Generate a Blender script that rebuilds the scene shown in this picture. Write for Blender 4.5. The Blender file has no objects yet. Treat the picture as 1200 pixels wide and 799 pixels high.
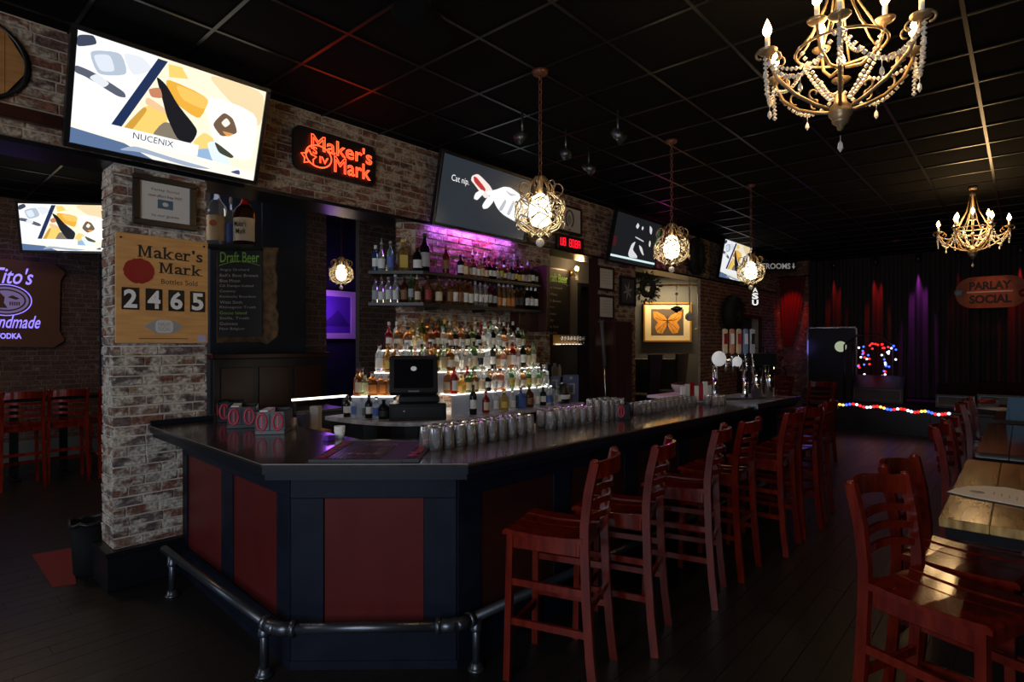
import bpy, math, random
from mathutils import Vector, Matrix
R_ = random.Random(7)
PI = math.pi
rad = math.radians
C = bpy.context.scene.collection
sc = bpy.context.scene
# ---------------- camera, world, exposure ----------------
FX, FY = 0.7474, 0.6644          # horizontal view direction
EYE = 1.7; FOC = 675.0; HOR = 402.0
cam_d = bpy.data.cameras.new('camera'); cam = bpy.data.objects.new('camera', cam_d); C.objects.link(cam)
cam.location = (0, 0, EYE); cam.rotation_euler = (rad(90), 0, -math.atan2(FX, FY))
cam_d.sensor_width = 36; cam_d.lens = 36*FOC/1200; cam_d.shift_y = (HOR-399.5)/1200
cam_d.clip_start = 0.05; cam_d.clip_end = 100
sc.camera = cam
sc.view_settings.view_transform = 'Standard'; sc.view_settings.look = 'None'
sc.view_settings.gamma = 1; sc.view_settings.use_curve_mapping = False
sc.view_settings.exposure = 0.0
w = bpy.data.worlds.new('world'); sc.world = w; w.use_nodes = True
w.node_tree.nodes['Background'].inputs[0].default_value = (0.5, 0.6, 0.8, 1)
w.node_tree.nodes['Background'].inputs[1].default_value = 0.02
def lamp(name, kind, loc, energy, col, size=0.1, rot=None, aim=None, **kw):
    d = bpy.data.lights.new(name, kind); d.energy = energy; d.color = col
    if kind == 'AREA':
        d.shape = 'RECTANGLE'; d.size = size[0]; d.size_y = size[1]
    else: d.shadow_soft_size = size
    for k, v in kw.items(): setattr(d, k, v)
    o = bpy.data.objects.new(name, d); C.objects.link(o); o.location = loc
    if rot: o.rotation_euler = rot
    if aim: o.rotation_euler = (Vector(aim)-Vector(loc)).to_track_quat('-Z', 'Y').to_euler()
    return o
# daylight through the shop windows of the front wall, behind the camera
lamp('window_daylight', 'AREA', (-2.85, 0.2, 1.75), 120, (0.72, 0.84, 1.0), (3.4, 1.9), aim=(1.5, 1.4, 1.5))
lamp('window_daylight', 'AREA', (-2.85, 6.6, 1.75), 35, (0.72, 0.84, 1.0), (2.2, 1.9), aim=(1.5, 7.2, 1.2))
# house lights and one added warm fill
lamp('chandelier_or_fill_light', 'POINT', (3.2, 0.68, 3.22), 42, (1.0, 0.62, 0.28), 0.2)
lamp('chandelier_or_fill_light', 'POINT', (9.6, 0.5, 3.22), 40, (1.0, 0.62, 0.28), 0.2)
lamp('chandelier_or_fill_light', 'POINT', (-1.6, 1.2, 3.1), 38, (1.0, 0.66, 0.36), 0.25)   # added warm fill behind the camera, no fixture hangs there
lamp('left_room_light', 'POINT', (0.6, 7.2, 3.3), 48, (1.0, 0.66, 0.40), 0.2)
def at(px, py, X=None, Y=None, Z=None, D=None):
    """a point of the photograph on a plane of the room"""
    u = (px-600)/FOC; v = (HOR-py)/FOC
    r = Vector((FX+u*FY, FY-u*FX, v))
    t = X/r.x if X is not None else Y/r.y if Y is not None else (Z-EYE)/r.z if Z is not None else D
    return Vector((0, 0, EYE)) + r*t
def project(p):
    d = p[0]*FX+p[1]*FY; r = p[0]*FY-p[1]*FX
    if d < .1: return None
    return 600+FOC*r/d, HOR-(p[2]-EYE)*FOC/d, d
# ---------------- materials ----------------
M = {}
def mat(name, col=(.5,.5,.5), rough=.5, metal=0, emit=None, es=0, trans=0, ior=1.45, coat=0, spec=.5, noise=None, bump=None, objcol=False, vcol=False, alpha=1):
    """noise=(scale, (colour2), amount); bump=(scale, strength)"""
    m = bpy.data.materials.new(name); m.use_nodes = True; nt = m.node_tree; b = nt.nodes['Principled BSDF']
    I = b.inputs
    I['Base Color'].default_value = (*col, 1); I['Roughness'].default_value = rough; I['Metallic'].default_value = metal
    I['Transmission Weight'].default_value = trans; I['IOR'].default_value = ior; I['Coat Weight'].default_value = coat
    I['Specular IOR Level'].default_value = spec; I['Coat Roughness'].default_value = .08
    geo = None
    if noise or bump:
        geo = nt.nodes.new('ShaderNodeTexCoord')
    if objcol:
        oi = nt.nodes.new('ShaderNodeObjectInfo'); nt.links.new(oi.outputs['Color'], I['Base Color'])
    if vcol:
        a = nt.nodes.new('ShaderNodeAttribute'); a.attribute_name = 'Col'
        nt.links.new(a.outputs['Color'], I['Emission Color'] if vcol == 'emit' else I['Base Color'])
    if emit:
        I['Emission Color'].default_value = (*emit, 1)
    I['Emission Strength'].default_value = es
    if noise:
        n = nt.nodes.new('ShaderNodeTexNoise'); n.inputs['Scale'].default_value = noise[0]; n.inputs['Detail'].default_value = 5
        if len(noise) > 3:
            mp = nt.nodes.new('ShaderNodeMapping'); mp.inputs['Scale'].default_value = noise[3]
            nt.links.new(geo.outputs['Object'], mp.inputs[0]); nt.links.new(mp.outputs[0], n.inputs['Vector'])
        else: nt.links.new(geo.outputs['Object'], n.inputs['Vector'])
        r = nt.nodes.new('ShaderNodeValToRGB'); r.color_ramp.elements[0].position = .35; r.color_ramp.elements[1].position = .68
        r.color_ramp.elements[0].color = (*col, 1); r.color_ramp.elements[1].color = (*noise[1], 1)
        nt.links.new(n.outputs['Fac'], r.inputs[0]); nt.links.new(r.outputs[0], I['Base Color'])
    if bump:
        n2 = nt.nodes.new('ShaderNodeTexNoise'); n2.inputs['Scale'].default_value = bump[0]
        nt.links.new(geo.outputs['Object'], n2.inputs['Vector'])
        bp = nt.nodes.new('ShaderNodeBump'); bp.inputs['Strength'].default_value = bump[1]; bp.inputs['Distance'].default_value = .01
        nt.links.new(n2.outputs['Fac'], bp.inputs['Height']); nt.links.new(bp.outputs[0], I['Normal'])
    M[name] = m; return m
def brick_mat(name, cols, wear, wcol):
    """per-brick colour from a ramp, old mortar smears by world-space noise"""
    m = bpy.data.materials.new(name); m.use_nodes = True; nt = m.node_tree; b = nt.nodes['Principled BSDF']; L = nt.links.new
    oi = nt.nodes.new('ShaderNodeObjectInfo'); ge = nt.nodes.new('ShaderNodeNewGeometry')
    ad = nt.nodes.new('ShaderNodeMath'); ad.operation = 'ADD'; L(oi.outputs['Random'], ad.inputs[0]); L(ge.outputs['Random Per Island'], ad.inputs[1])
    fr = nt.nodes.new('ShaderNodeMath'); fr.operation = 'FRACT'; L(ad.outputs[0], fr.inputs[0])
    rp = nt.nodes.new('ShaderNodeValToRGB'); el = rp.color_ramp.elements
    while len(el) < len(cols): el.new(.5)
    for i, c in enumerate(cols): el[i].position = i/(len(cols)-1); el[i].color = (*c, 1)
    L(fr.outputs[0], rp.inputs[0])
    def nz(scale, detail, lo, hi, vec=(1, 1, 1)):
        mp = nt.nodes.new('ShaderNodeMapping'); mp.inputs['Scale'].default_value = vec; L(ge.outputs['Position'], mp.inputs[0])
        n = nt.nodes.new('ShaderNodeTexNoise'); n.inputs['Scale'].default_value = scale; n.inputs['Detail'].default_value = detail; L(mp.outputs[0], n.inputs['Vector'])
        r = nt.nodes.new('ShaderNodeMapRange'); r.inputs[1].default_value = lo; r.inputs[2].default_value = hi; L(n.outputs['Fac'], r.inputs[0]); return r, n
    r1, n1 = nz(9, 8, .60-wear*.35, .72-wear*.3, (1, 1, 1.8))
    mx = nt.nodes.new('ShaderNodeMix'); mx.data_type = 'RGBA'; L(r1.outputs[0], mx.inputs[0]); L(rp.outputs[0], mx.inputs[6]); mx.inputs[7].default_value = (*wcol, 1)
    r2, n2 = nz(48, 8, .36, .62)
    mm = nt.nodes.new('ShaderNodeMix'); mm.data_type = 'RGBA'; mm.blend_type = 'MULTIPLY'; mm.inputs[0].default_value = .62
    L(mx.outputs[2], mm.inputs[6]); L(r2.outputs[0], mm.inputs[7]); L(mm.outputs[2], b.inputs['Base Color'])
    bp = nt.nodes.new('ShaderNodeBump'); bp.inputs['Strength'].default_value = .8; bp.inputs['Distance'].default_value = .01
    L(n2.outputs['Fac'], bp.inputs['Height']); L(bp.outputs[0], b.inputs['Normal'])
    b.inputs['Roughness'].default_value = .85; M[name] = m
brick_mat('old_brick', [(.14,.045,.03),(.22,.075,.045),(.30,.12,.07),(.10,.055,.05),(.32,.17,.10),(.17,.11,.09)], .42, (.50,.40,.29))
brick_mat('pillar_brick', [(.22,.09,.06),(.30,.12,.075),(.16,.11,.10),(.12,.09,.09),(.34,.19,.12),(.24,.15,.12)], .50, (.66,.59,.49))
brick_mat('brown_brick', [(.24,.09,.05),(.30,.12,.065),(.18,.065,.04),(.32,.15,.09)], .14, (.50,.38,.26))
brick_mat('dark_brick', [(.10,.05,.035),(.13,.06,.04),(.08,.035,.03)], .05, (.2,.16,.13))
mat('mortar', (.50,.42,.32), .95, noise=(14, (.34,.28,.21)), bump=(60,.4))
mat('pillar_mortar', (.64,.58,.50), .95, noise=(12, (.44,.39,.33)), bump=(60,.4))
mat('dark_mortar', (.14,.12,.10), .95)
mat('floor_wood', (.010,.009,.008), .36, noise=(3, (.018,.015,.013), 1, (1,12,1)), bump=(40,.15))
mat('floor_gap', (.004,.004,.004), .8)
mat('ceiling_black', (.004,.004,.004), .95, spec=.1)
mat('ceiling_grid', (.010,.010,.010), .35, .5)
mat('black_paint', (.006,.007,.009), .34)
mat('matte_black', (.005,.005,.006), .75, spec=.2)
mat('black_satin', (.01,.01,.011), .38)
mat('navy_black', (.006,.008,.015), .42, spec=.16, noise=(6, (.009,.012,.022)))
mat('counter_top', (.022,.013,.007), .20, coat=.35, noise=(2.5, (.050,.030,.014), 1, (1,6,1)))
mat('counter_edge', (.008,.010,.016), .30, spec=.3)
mat('red_panel', (.085,.009,.009), .42, spec=.18, noise=(5, (.105,.013,.011), 1, (1,1,.3)))
mat('dark_red_wood', (.035,.010,.007), .35)
mat('stool_wood', (.092,.005,.002), .20, coat=.25, spec=.35, noise=(4, (.17,.014,.005), 1, (6,6,1)))
mat('table_wood', (.16,.075,.018), .17, coat=.5, noise=(4, (.52,.32,.10), 1, (1,7,1)))
mat('dark_table', (.035,.02,.012), .15, coat=.5)
mat('steel', (.6,.6,.62), .22, 1)
mat('dark_steel', (.11,.12,.14), .33, .85)
mat('chrome', (.85,.85,.87), .08, 1)
mat('brass', (.55,.38,.16), .3, 1)
mat('antique', (.34,.24,.13), .38, .55)
mat('crystal', (1,.95,.86), .08, 0, trans=.35, ior=1.5)
mat('pendant_wire', (.75,.66,.48), .3, .6)
mat('rust_chain', (.16,.06,.035), .5, .5)
mat('marble', (.74,.75,.78), .16, noise=(9, (.34,.34,.37)), coat=.3)
mat('grey_wall', (.085,.085,.085), .8)
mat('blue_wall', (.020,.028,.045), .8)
mat('white', (.85,.84,.80), .6)
mat('paper', (.62,.60,.56), .6)
mat('black_plastic', (.012,.012,.013), .28)
mat('rubber', (.035,.037,.042), .6)
mat('poster_wood', (.60,.30,.09), .6, noise=(5, (.72,.38,.13), 1, (1,1,8)))
mat('chalkboard', (.012,.012,.012), .6)
mat('chalk_white', (.50,.44,.45), .8); mat('chalk_green', (.30,.62,.10), .8)
mat('bark', (.16,.085,.03), .8, noise=(16, (.05,.03,.012)), bump=(20,1))
mat('red_wax', (.30,.012,.015), .35)
mat('ink', (.02,.018,.016), .6)
mat('rust_brown', (.05,.014,.007), .45)
mat('curtain', (.022,.018,.020), .85)
mat('red_curtain', (.12,.008,.008), .8)
mat('gold_frame', (.45,.24,.06), .35, .5)
mat('foliage', (.010,.014,.008), .7)
mat('print', vcol=True, rough=.5)
mat('screen', (0,0,0), .2, vcol='emit', es=1.15)
mat('glass_bottle', (.8,.8,.8), .05, trans=.88, ior=1.3, objcol=True)
mat('bottle_label', rough=.5, objcol=True)
mat('bottle_cap', rough=.35, objcol=True)
mat('clear_glass', (.98,.99,1), .07, trans=.91, ior=1.42)
mat('acrylic_lit', (.8,.8,.8), .4, emit=(1,.90,.72), es=3.4)
mat('acrylic_face', (.24,.25,.29), .35, emit=(.75,.82,1), es=.05)
mat('bulb_warm', (1,.9,.7), .3, emit=(1,.62,.25), es=26)
mat('bulb_pendant', (1,.9,.7), .3, emit=(1,.80,.50), es=7)
mat('neon_red', (1,.1,.05), .3, emit=(1,.07,.02), es=3.2)
mat('led_red', (1,0,.02), .3, emit=(1,.01,.03), es=1.6)
mat('sign_violet', (.3,.2,1), .3, emit=(.30,.24,1), es=1.2)
mat('sign_ink', (.25,.2,.3), .5, emit=(.16,.12,.3), es=.5)
mat('purple_led', (.5,.1,1), .3, emit=(.45,.06,1), es=3)
mat('violet_print', (.14,.06,.42), .6)
for n_, c_ in (('red',(1,.02,.02)),('white',(.8,.85,1)),('blue',(.05,.12,1)),('yellow',(1,.55,.1))):
    mat('led_'+n_+'_bulb', c_, .3, emit=c_, es=2.5)
mat('red_mat', (.16,.008,.010), .8)
mat('blue_cloth', (.10,.19,.30), .5)
mat('skin_white', (.5,.47,.43), .5)
mat('window_glass', (1,1,1), 0, trans=1)
# ---------------- mesh helpers ----------------
class MB:
    def __init__(s): s.v = []; s.f = []; s.c = []; s.m = []; s.smooth = []
    def add(s, vs, fs, col=None, mi=0, smooth=False, mx=None):
        n = len(s.v)
        s.v += [tuple(mx @ Vector(p)) for p in vs] if mx is not None else [tuple(p) for p in vs]
        for f in fs: s.f.append(tuple(i+n for i in f)); s.c.append(col); s.m.append(mi); s.smooth.append(smooth)
        return s
    def box(s, x0, x1, y0, y1, z0, z1, bev=0, **k):
        if bev <= 0:
            vs = [(x, y, z) for z in (z0, z1) for y in (y0, y1) for x in (x0, x1)]
            fs = [(0,2,3,1),(4,5,7,6),(0,1,5,4),(2,6,7,3),(0,4,6,2),(1,3,7,5)]
            return s.add(vs, fs, **k)
        b = min(bev, (x1-x0)*.45, (y1-y0)*.45, (z1-z0)*.45)
        rings = [(z0, b), (z0+b, 0), (z1-b, 0), (z1, b)]; vs = []
        for z, i in rings:
            X0, X1, Y0, Y1 = x0+i, x1-i, y0+i, y1-i
            c = b*.6 if i == 0 else b*.3
            vs += [(X0+c,Y0,z),(X1-c,Y0,z),(X1,Y0+c,z),(X1,Y1-c,z),(X1-c,Y1,z),(X0+c,Y1,z),(X0,Y1-c,z),(X0,Y0+c,z)]
        fs = [tuple(range(7,-1,-1)), tuple(range(24,32))]
        for r in range(3):
            for i in range(8): j = (i+1)%8; fs.append((r*8+i, r*8+j, r*8+8+j, r*8+8+i))
        return s.add(vs, fs, **k)
    def prism(s, pts, z0, z1, **k):
        n = len(pts)
        a = sum(pts[i][0]*pts[(i+1)%n][1]-pts[(i+1)%n][0]*pts[i][1] for i in range(n))
        if a < 0: pts = pts[::-1]
        vs = [(x,y,z0) for x,y in pts]+[(x,y,z1) for x,y in pts]
        fs = [tuple(range(n-1,-1,-1)), tuple(range(n,2*n))]+[(i,(i+1)%n,n+(i+1)%n,n+i) for i in range(n)]
        return s.add(vs, fs, **k)
    def plate(s, pts, y0, y1, **k):
        """outline in (x,z), extruded along y (front y0 < y1)"""
        n = len(pts)
        a = sum(pts[i][0]*pts[(i+1)%n][1]-pts[(i+1)%n][0]*pts[i][1] for i in range(n))
        if a < 0: pts = pts[::-1]
        vs = [(x,y0,z) for x,z in pts]+[(x,y1,z) for x,z in pts]
        fs = [tuple(range(n)), tuple(range(2*n-1,n-1,-1))]+[(i,n+i,n+(i+1)%n,(i+1)%n) for i in range(n)]
        return s.add(vs, fs, **k)
    def flat(s, pts, y, **k):
        n = len(pts)
        a = sum(pts[i][0]*pts[(i+1)%n][1]-pts[(i+1)%n][0]*pts[i][1] for i in range(n))
        if a < 0: pts = pts[::-1]
        return s.add([(x,y,z) for x,z in pts], [tuple(range(n))], **k)
    def lathe(s, prof, seg=14, cx=0, cy=0, cz=0, **k):
        vs = []; fs = []
        for r, z in prof:
            for i in range(seg):
                a = 2*PI*i/seg; vs.append((cx+r*math.cos(a), cy+r*math.sin(a), cz+z))
        for j in range(len(prof)-1):
            for i in range(seg): i2 = (i+1)%seg; fs.append((j*seg+i, j*seg+i2, j*seg+seg+i2, j*seg+seg+i))
        if prof[0][0] > 1e-5: fs.append(tuple(range(seg-1,-1,-1)))
        if prof[-1][0] > 1e-5: o = (len(prof)-1)*seg; fs.append(tuple(range(o, o+seg)))
        k.setdefault('smooth', True)
        return s.add(vs, fs, **k)
    def tube(s, pts, r, seg=8, closed=False, sq=None, **k):
        """sweep along points; r a number or a list; sq=(w,h) sweeps a rectangle"""
        P = [Vector(p) for p in pts]; n = len(P); vs = []; fs = []
        up = None
        for i in range(n):
            a = P[(i-1)%n] if (closed or i) else P[0]; b = P[(i+1)%n] if (closed or i < n-1) else P[-1]
            t = (b-a).normalized()
            if up is None:
                up = Vector((0,0,1)) if abs(t.z) < .9 else Vector((0,1,0))
                if sq and abs(t.z) >= .9: up = Vector((0,1,0))
            side = t.cross(up)
            if side.length < 1e-6: side = t.orthogonal()
            side.normalize(); up = side.cross(t).normalized()
            if sq:
                for q, h in ((-1,-1),(1,-1),(1,1),(-1,1)): vs.append(P[i]+side*q*sq[0]/2+up*h*sq[1]/2)
            else:
                rr = r[i] if isinstance(r, (list, tuple)) else r
                for j in range(seg): g = 2*PI*j/seg; vs.append(P[i]+side*math.cos(g)*rr+up*math.sin(g)*rr)
        m = 4 if sq else seg
        for i in range(n if closed else n-1):
            for j in range(m):
                j2 = (j+1)%m; i2 = (i+1)%n
                fs.append((i*m+j, i*m+j2, i2*m+j2, i2*m+j))
        if not closed: fs += [tuple(range(m-1,-1,-1)), tuple(range((n-1)*m, n*m))]
        k.setdefault('smooth', not sq)
        return s.add(vs, fs, **k)
    def ball(s, c, r, seg=8, rings=6, sz=1, **k):
        return s.lathe([(max(1e-6, r*math.sin(PI*i/rings)), -r*sz*math.cos(PI*i/rings)) for i in range(rings+1)], seg, c[0], c[1], c[2], **k)
    def mesh(s, name, mats):
        me = bpy.data.meshes.new(name); me.from_pydata(s.v, [], s.f)
        if not isinstance(mats, (list, tuple)): mats = [mats]
        for m in mats: me.materials.append(M[m] if isinstance(m, str) else m)
        if len(mats) > 1: me.polygons.foreach_set('material_index', s.m)
        if any(s.smooth): me.polygons.foreach_set('use_smooth', s.smooth)
        if any(c is not None for c in s.c):
            at_ = me.color_attributes.new('Col', 'FLOAT_COLOR', 'CORNER'); buf = []
            for f, c in zip(s.f, s.c): buf += list((*(c or (1,1,1)), 1))*len(f)
            at_.data.foreach_set('color', buf)
        me.update(); return me
    def build(s, name, mats, parent=None, loc=None, rz=0):
        return link(name, s.mesh(name, mats), parent, loc, rz)
def link(name, me, parent=None, loc=None, rz=0):
    o = bpy.data.objects.new(name, me); C.objects.link(o)
    if parent: o.parent = parent
    if loc is not None: o.location = loc
    if rz: o.rotation_euler.z = rz
    return o
def tag(o, label, cat, group=None, kind=None):
    o['label'] = label; o['category'] = cat
    if group: o['group'] = group
    if kind: o['kind'] = kind
    return o
def thing(name, label, cat, loc=(0,0,0), rz=0, group=None, rx=0):
    o = bpy.data.objects.new(name, None); C.objects.link(o); o.empty_display_size = .05
    o.location = loc; o.rotation_euler = (rx, 0, rz); return tag(o, label, cat, group)
def struct(name, mb, m): o = mb.build(name, m); o['kind'] = 'structure'; return o
KIDS = {}
def copy_tree(o, parent=None, kids=None):
    if kids is None:
        kids = {}
        for q in bpy.data.objects:
            if q.parent: kids.setdefault(q.parent.name, []).append(q)
    c = o.copy(); C.objects.link(c)
    if parent: c.parent = parent
    for ch in kids.get(o.name, []): copy_tree(ch, c, kids)
    return c
def text(s, name, m, parent, box, y=0, bold=0, shear=0, tube=0, depth=.0008, label=None, font_space=1):
    """lettering fitted in box=(x0,z0,x1,z1) of the local front plane (faces -y)"""
    cu = bpy.data.curves.new('t', 'FONT'); cu.body = s; cu.size = 1; cu.shear = shear; cu.space_character = font_space
    cu.resolution_u = 3; cu.align_x = 'CENTER'
    if tube:
        cu.fill_mode = 'NONE'; cu.bevel_depth = tube; cu.bevel_resolution = 0; cu.offset = -.004
    else: cu.offset = bold; cu.extrude = 0
    to = bpy.data.objects.new('t', cu); C.objects.link(to)
    dg = bpy.context.evaluated_depsgraph_get(); me = bpy.data.meshes.new_from_object(to.evaluated_get(dg))
    bpy.data.objects.remove(to); bpy.data.curves.remove(cu)
    xs = [v.co.x for v in me.vertices]; ys = [v.co.y for v in me.vertices]
    if not xs: return None
    x0, z0, x1, z1 = box; a, b, c, d = min(xs), max(xs), min(ys), max(ys)
    sx = (x1-x0)/(b-a); sz = (z1-z0)/(d-c)
    for v in me.vertices: v.co = (x0+(v.co.x-a)*sx, y-depth-v.co.z*min(sx,sz), z0+(v.co.y-c)*sz)
    me.materials.clear(); me.materials.append(M[m]); me.name = name
    o = link(name, me, parent)
    if label: o['label'] = label
    return o
def ellipse(cx, cz, rx, rz, n=24): return [(cx+rx*math.cos(2*PI*i/n), cz+rz*math.sin(2*PI*i/n)) for i in range(n)]
def rrect(x0, z0, x1, z1, r, n=4):
    out = []
    for cx, cz, a0 in ((x1-r,z0+r,-90),(x1-r,z1-r,0),(x0+r,z1-r,90),(x0+r,z0+r,180)):
        for i in range(n+1): a = rad(a0+90*i/n); out.append((cx+r*math.cos(a), cz+r*math.sin(a)))
    return out
def frame_mb(x0, z0, x1, z1, t, y0, y1, mb=None):
    mb = mb or MB()
    mb.box(x0,x1,y0,y1,z1-t,z1,bev=.004); mb.box(x0,x1,y0,y1,z0,z0+t,bev=.004)
    mb.box(x0,x0+t,y0,y1,z0+t,z1-t,bev=.004); mb.box(x1-t,x1,y0,y1,z0+t,z1-t,bev=.004); return mb
# ---------------- bricks ----------------
def brick_mesh(name, m, rnd, jit=.003, dep=.010):
    """unit brick, x and z from -.5 to .5 of 1 x 1, front face towards -y, rounded front edge"""
    b = MB(); vs = []
    for (y, ix, iz) in ((0, 0, 0), (-dep*.55, 0, 0), (-dep, .022, .07)):
        for (x, z) in ((-.5,-.5),(.5,-.5),(.5,.5),(-.5,.5)):
            vs.append(((x-math.copysign(ix, x))+rnd.uniform(-1,1)*jit*3, y+(rnd.uniform(-1,1)*.004 if y else 0), (z-math.copysign(iz, z))+rnd.uniform(-1,1)*jit*14))
    fs = [(8,9,10,11)]+[(r*4+i, r*4+(i+1)%4, r*4+4+(i+1)%4, r*4+4+i) for r in range(2) for i in range(4)]
    b.add(vs, fs); return b.mesh(name, m)
def brick_face(parent, o, ang, length, z0, z1, m, holes=(), cap=300, bw=.215, bh=.071, j=.011, seed=1):
    """lays running bond on a vertical face: o=(x,y) start, ang=direction of the face seen from its front left to right"""
    rnd = random.Random(seed); ux, uy = math.cos(ang), math.sin(ang)
    items = []; n = int(round((z1-z0)/bh)); ch = (z1-z0)/n
    for r in range(n):
        a0 = z0+r*ch+j/2; a1 = z0+(r+1)*ch-j/2
        x = -(r%2)*bw/2-rnd.uniform(0,.05)
        while x < length:
            wv = bw*(rnd.uniform(.9,1.08) if rnd.random() > .12 else .52)
            p0, p1 = max(0, x+j/2), min(length, x+wv-j/2); x += wv
            if p1-p0 < .03: continue
            segs = [(p0, p1)]
            for (h0, h1, hz0, hz1) in holes:
                if a1 > hz0+.01 and a0 < hz1-.01:
                    ns = []
                    for s0, s1 in segs:
                        if s1 <= h0 or s0 >= h1: ns.append((s0, s1)); continue
                        if s0 < h0: ns.append((s0, h0))
                        if s1 > h1: ns.append((h1, s1))
                    segs = ns
            for s0, s1 in segs:
                if s1-s0 > .02: items.append((s0, s1, a0, a1))
    def score(it):
        c = (it[0]+it[1])/2; p = project((o[0]+ux*c, o[1]+uy*c, (it[2]+it[3])/2))
        if not p: return 1e6
        off = 0 if (-20 < p[0] < 1220 and -20 < p[1] < 820) else 1000
        return p[2]+off
    items.sort(key=score)
    protos = [brick_mesh('brick', m, rnd) for _ in range(6)]
    st = MB(); k = 0
    for it in items:
        cx = (it[0]+it[1])/2; cz = (it[2]+it[3])/2; wv = it[1]-it[0]; hv = it[3]-it[2]
        px, py = o[0]+ux*cx, o[1]+uy*cx; out = rnd.uniform(.6, 1.15)
        if k < cap and score(it) < 900:
            b = link('brick', protos[k%6], parent); b.location = (px, py, cz); b.scale = (wv, out, hv); b.rotation_euler = (0, rnd.uniform(-.010,.010)*(.2/max(wv,.1)), ang); k += 1
        else:
            pm = protos[rnd.randrange(6)]
            mx = Matrix.Translation((px,py,cz)) @ Matrix.Rotation(ang,4,'Z') @ Matrix.Diagonal((wv,out,hv,1))
            st.add([v.co for v in pm.vertices], [tuple(p.vertices) for p in pm.polygons], mx=mx)
    if st.v: q = st.build('brickwork', m, parent); q['kind'] = 'stuff'
# ================= THE SETTING =================
WY = 4.7; CZ = 3.74; HB = 2.97
fl = struct('floor', MB().box(-3, 17, -6.2, 11, -.06, -.011), 'floor_gap')
def lay_floor():
    rnd = random.Random(3); it = []
    y = -6.2; r = 0
    while y < 11:
        x = -3-rnd.uniform(0, 2)
        while x < 17:
            L = rnd.uniform(1.5, 2.4); a, b = max(-3, x), min(17, x+L)
            if b-a > .05: it.append((a+.0012, b-.0012, y+.0015, min(11, y+.127)-.0015))
            x += L
        y += .127
    def sc_(q):
        p = project(((q[0]+q[1])/2, (q[2]+q[3])/2, 0))
        if not p: return 1e6
        return p[2] + (0 if -150 < p[0] < 1350 and p[1] < 1000 else 1000)
    it.sort(key=sc_); st = MB()
    um = MB().box(-.5,.5,-.5,.5,-.011,0,bev=.0012).mesh('plank', 'floor_wood')
    for k, (a, b, c, d) in enumerate(it):
        if k < 300:
            o = link('plank', um, fl, ((a+b)/2, (c+d)/2, rnd.uniform(-.0006, .0006))); o.scale = (b-a, d-c, 1)
        else: st.box(a, b, c, d, -.011, rnd.uniform(-.0006, .0006))
    st.build('planking', 'floor_wood', fl)['kind'] = 'stuff'
lay_floor()
ce = struct('ceiling', MB().box(-3, 17, -6.2, 11, CZ+.03, CZ+.1), 'ceiling_black')
def lay_ceiling():
    g = MB(); xs = []; ys = []
    x = .9-.61*6
    while x < 17: xs.append(x); x += .61
    y = .278-.61*10
    while y < 11: ys.append(y); y += .61
    for x in xs:
        if x > -3: g.box(x-.012, x+.012, -6.2, 11, CZ-.004, CZ+.006)
    for y in ys:
        if y > -6.2: g.box(-3, 17, y-.012, y+.012, CZ-.0045, CZ+.005)
    g.build('ceiling_grid', 'ceiling_grid', ce)
    it = []
    for x in [xs[0]-.61]+xs:
        for y in [ys[0]-.61]+ys:
            a, b, c, d = max(-3, x+.012), min(17, x+.598), max(-6.2, y+.012), min(11, y+.598)
            if b-a > .1 and d-c > .1: it.append((a, b, c, d))
    def sc_(q):
        p = project(((q[0]+q[1])/2, (q[2]+q[3])/2, CZ))
        if not p: return 1e6
        return p[2] + (0 if -60 < p[0] < 1260 and p[1] > -60 else 1000) + (30 if q[3] > WY+.3 else 0)
    it.sort(key=sc_); st = MB()
    um = MB().box(-.5,.5,-.5,.5,0,.02,bev=.001).mesh('ceiling_tile', 'ceiling_black')
    rnd = random.Random(5)
    for k, (a, b, c, d) in enumerate(it):
        if k < 300:
            o = link('ceiling_tile', um, ce, ((a+b)/2, (c+d)/2, CZ+.004+rnd.uniform(0,.003))); o.scale = (b-a, d-c, 1)
        else: st.box(a, b, c, d, CZ+.004, CZ+.02)
    st.build('ceiling_tiles', 'ceiling_black', ce)['kind'] = 'stuff'
lay_ceiling()
# --- the brick wall of the bar side: header over the openings, piers between them ---
P1, P2 = 1.14, 1.756            # brick pillar
B1, B2 = 3.79, 6.05             # bar-back wall
Q1, Q2 = 7.18, 8.30             # pier with the framed certificates
W1, W2 = 10.82, 15.5            # last stretch
hw = struct('wall_left', MB().box(-3, 15.5, WY+.012, WY+.36, HB+.012, CZ+.02), 'mortar')
hw_soffit = MB().box(-3, 15.5, WY-.004, WY+.365, HB-.02, HB+.012).build('soffit_board', 'black_paint', hw)
brick_face(hw, (-3, WY+.012), 0, 18.5, HB+.012, CZ, 'old_brick', seed=2)
bb = struct('wall_bar_back', MB().box(B1, B2, WY+.012, WY+.30, 0, HB-.02).prism([(B1,WY+.012),(3.66,4.855),(3.90,5.10)], 0, HB-.02), 'mortar')
brick_face(bb, (B1, WY+.012), 0, B2-B1, .95, HB-.025, 'old_brick', cap=240, seed=4)
brick_face(bb, (3.655, 4.858), math.atan2(WY+.012-4.858, B1-3.655), .198, .95, HB-.025, 'old_brick', cap=60, seed=5)
MB().box(Q1-.03, Q1, WY-.012, WY+.13, 0, HB-.02).build('jamb_board', 'dark_red_wood', hw)
pr = struct('wall_pier', MB().box(Q1, Q2, WY+.012, WY+.11, 0, HB-.02), 'mortar')
brick_face(pr, (Q1, WY+.012), 0, Q2-Q1, .6, HB-.025, 'old_brick', seed=6)
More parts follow.
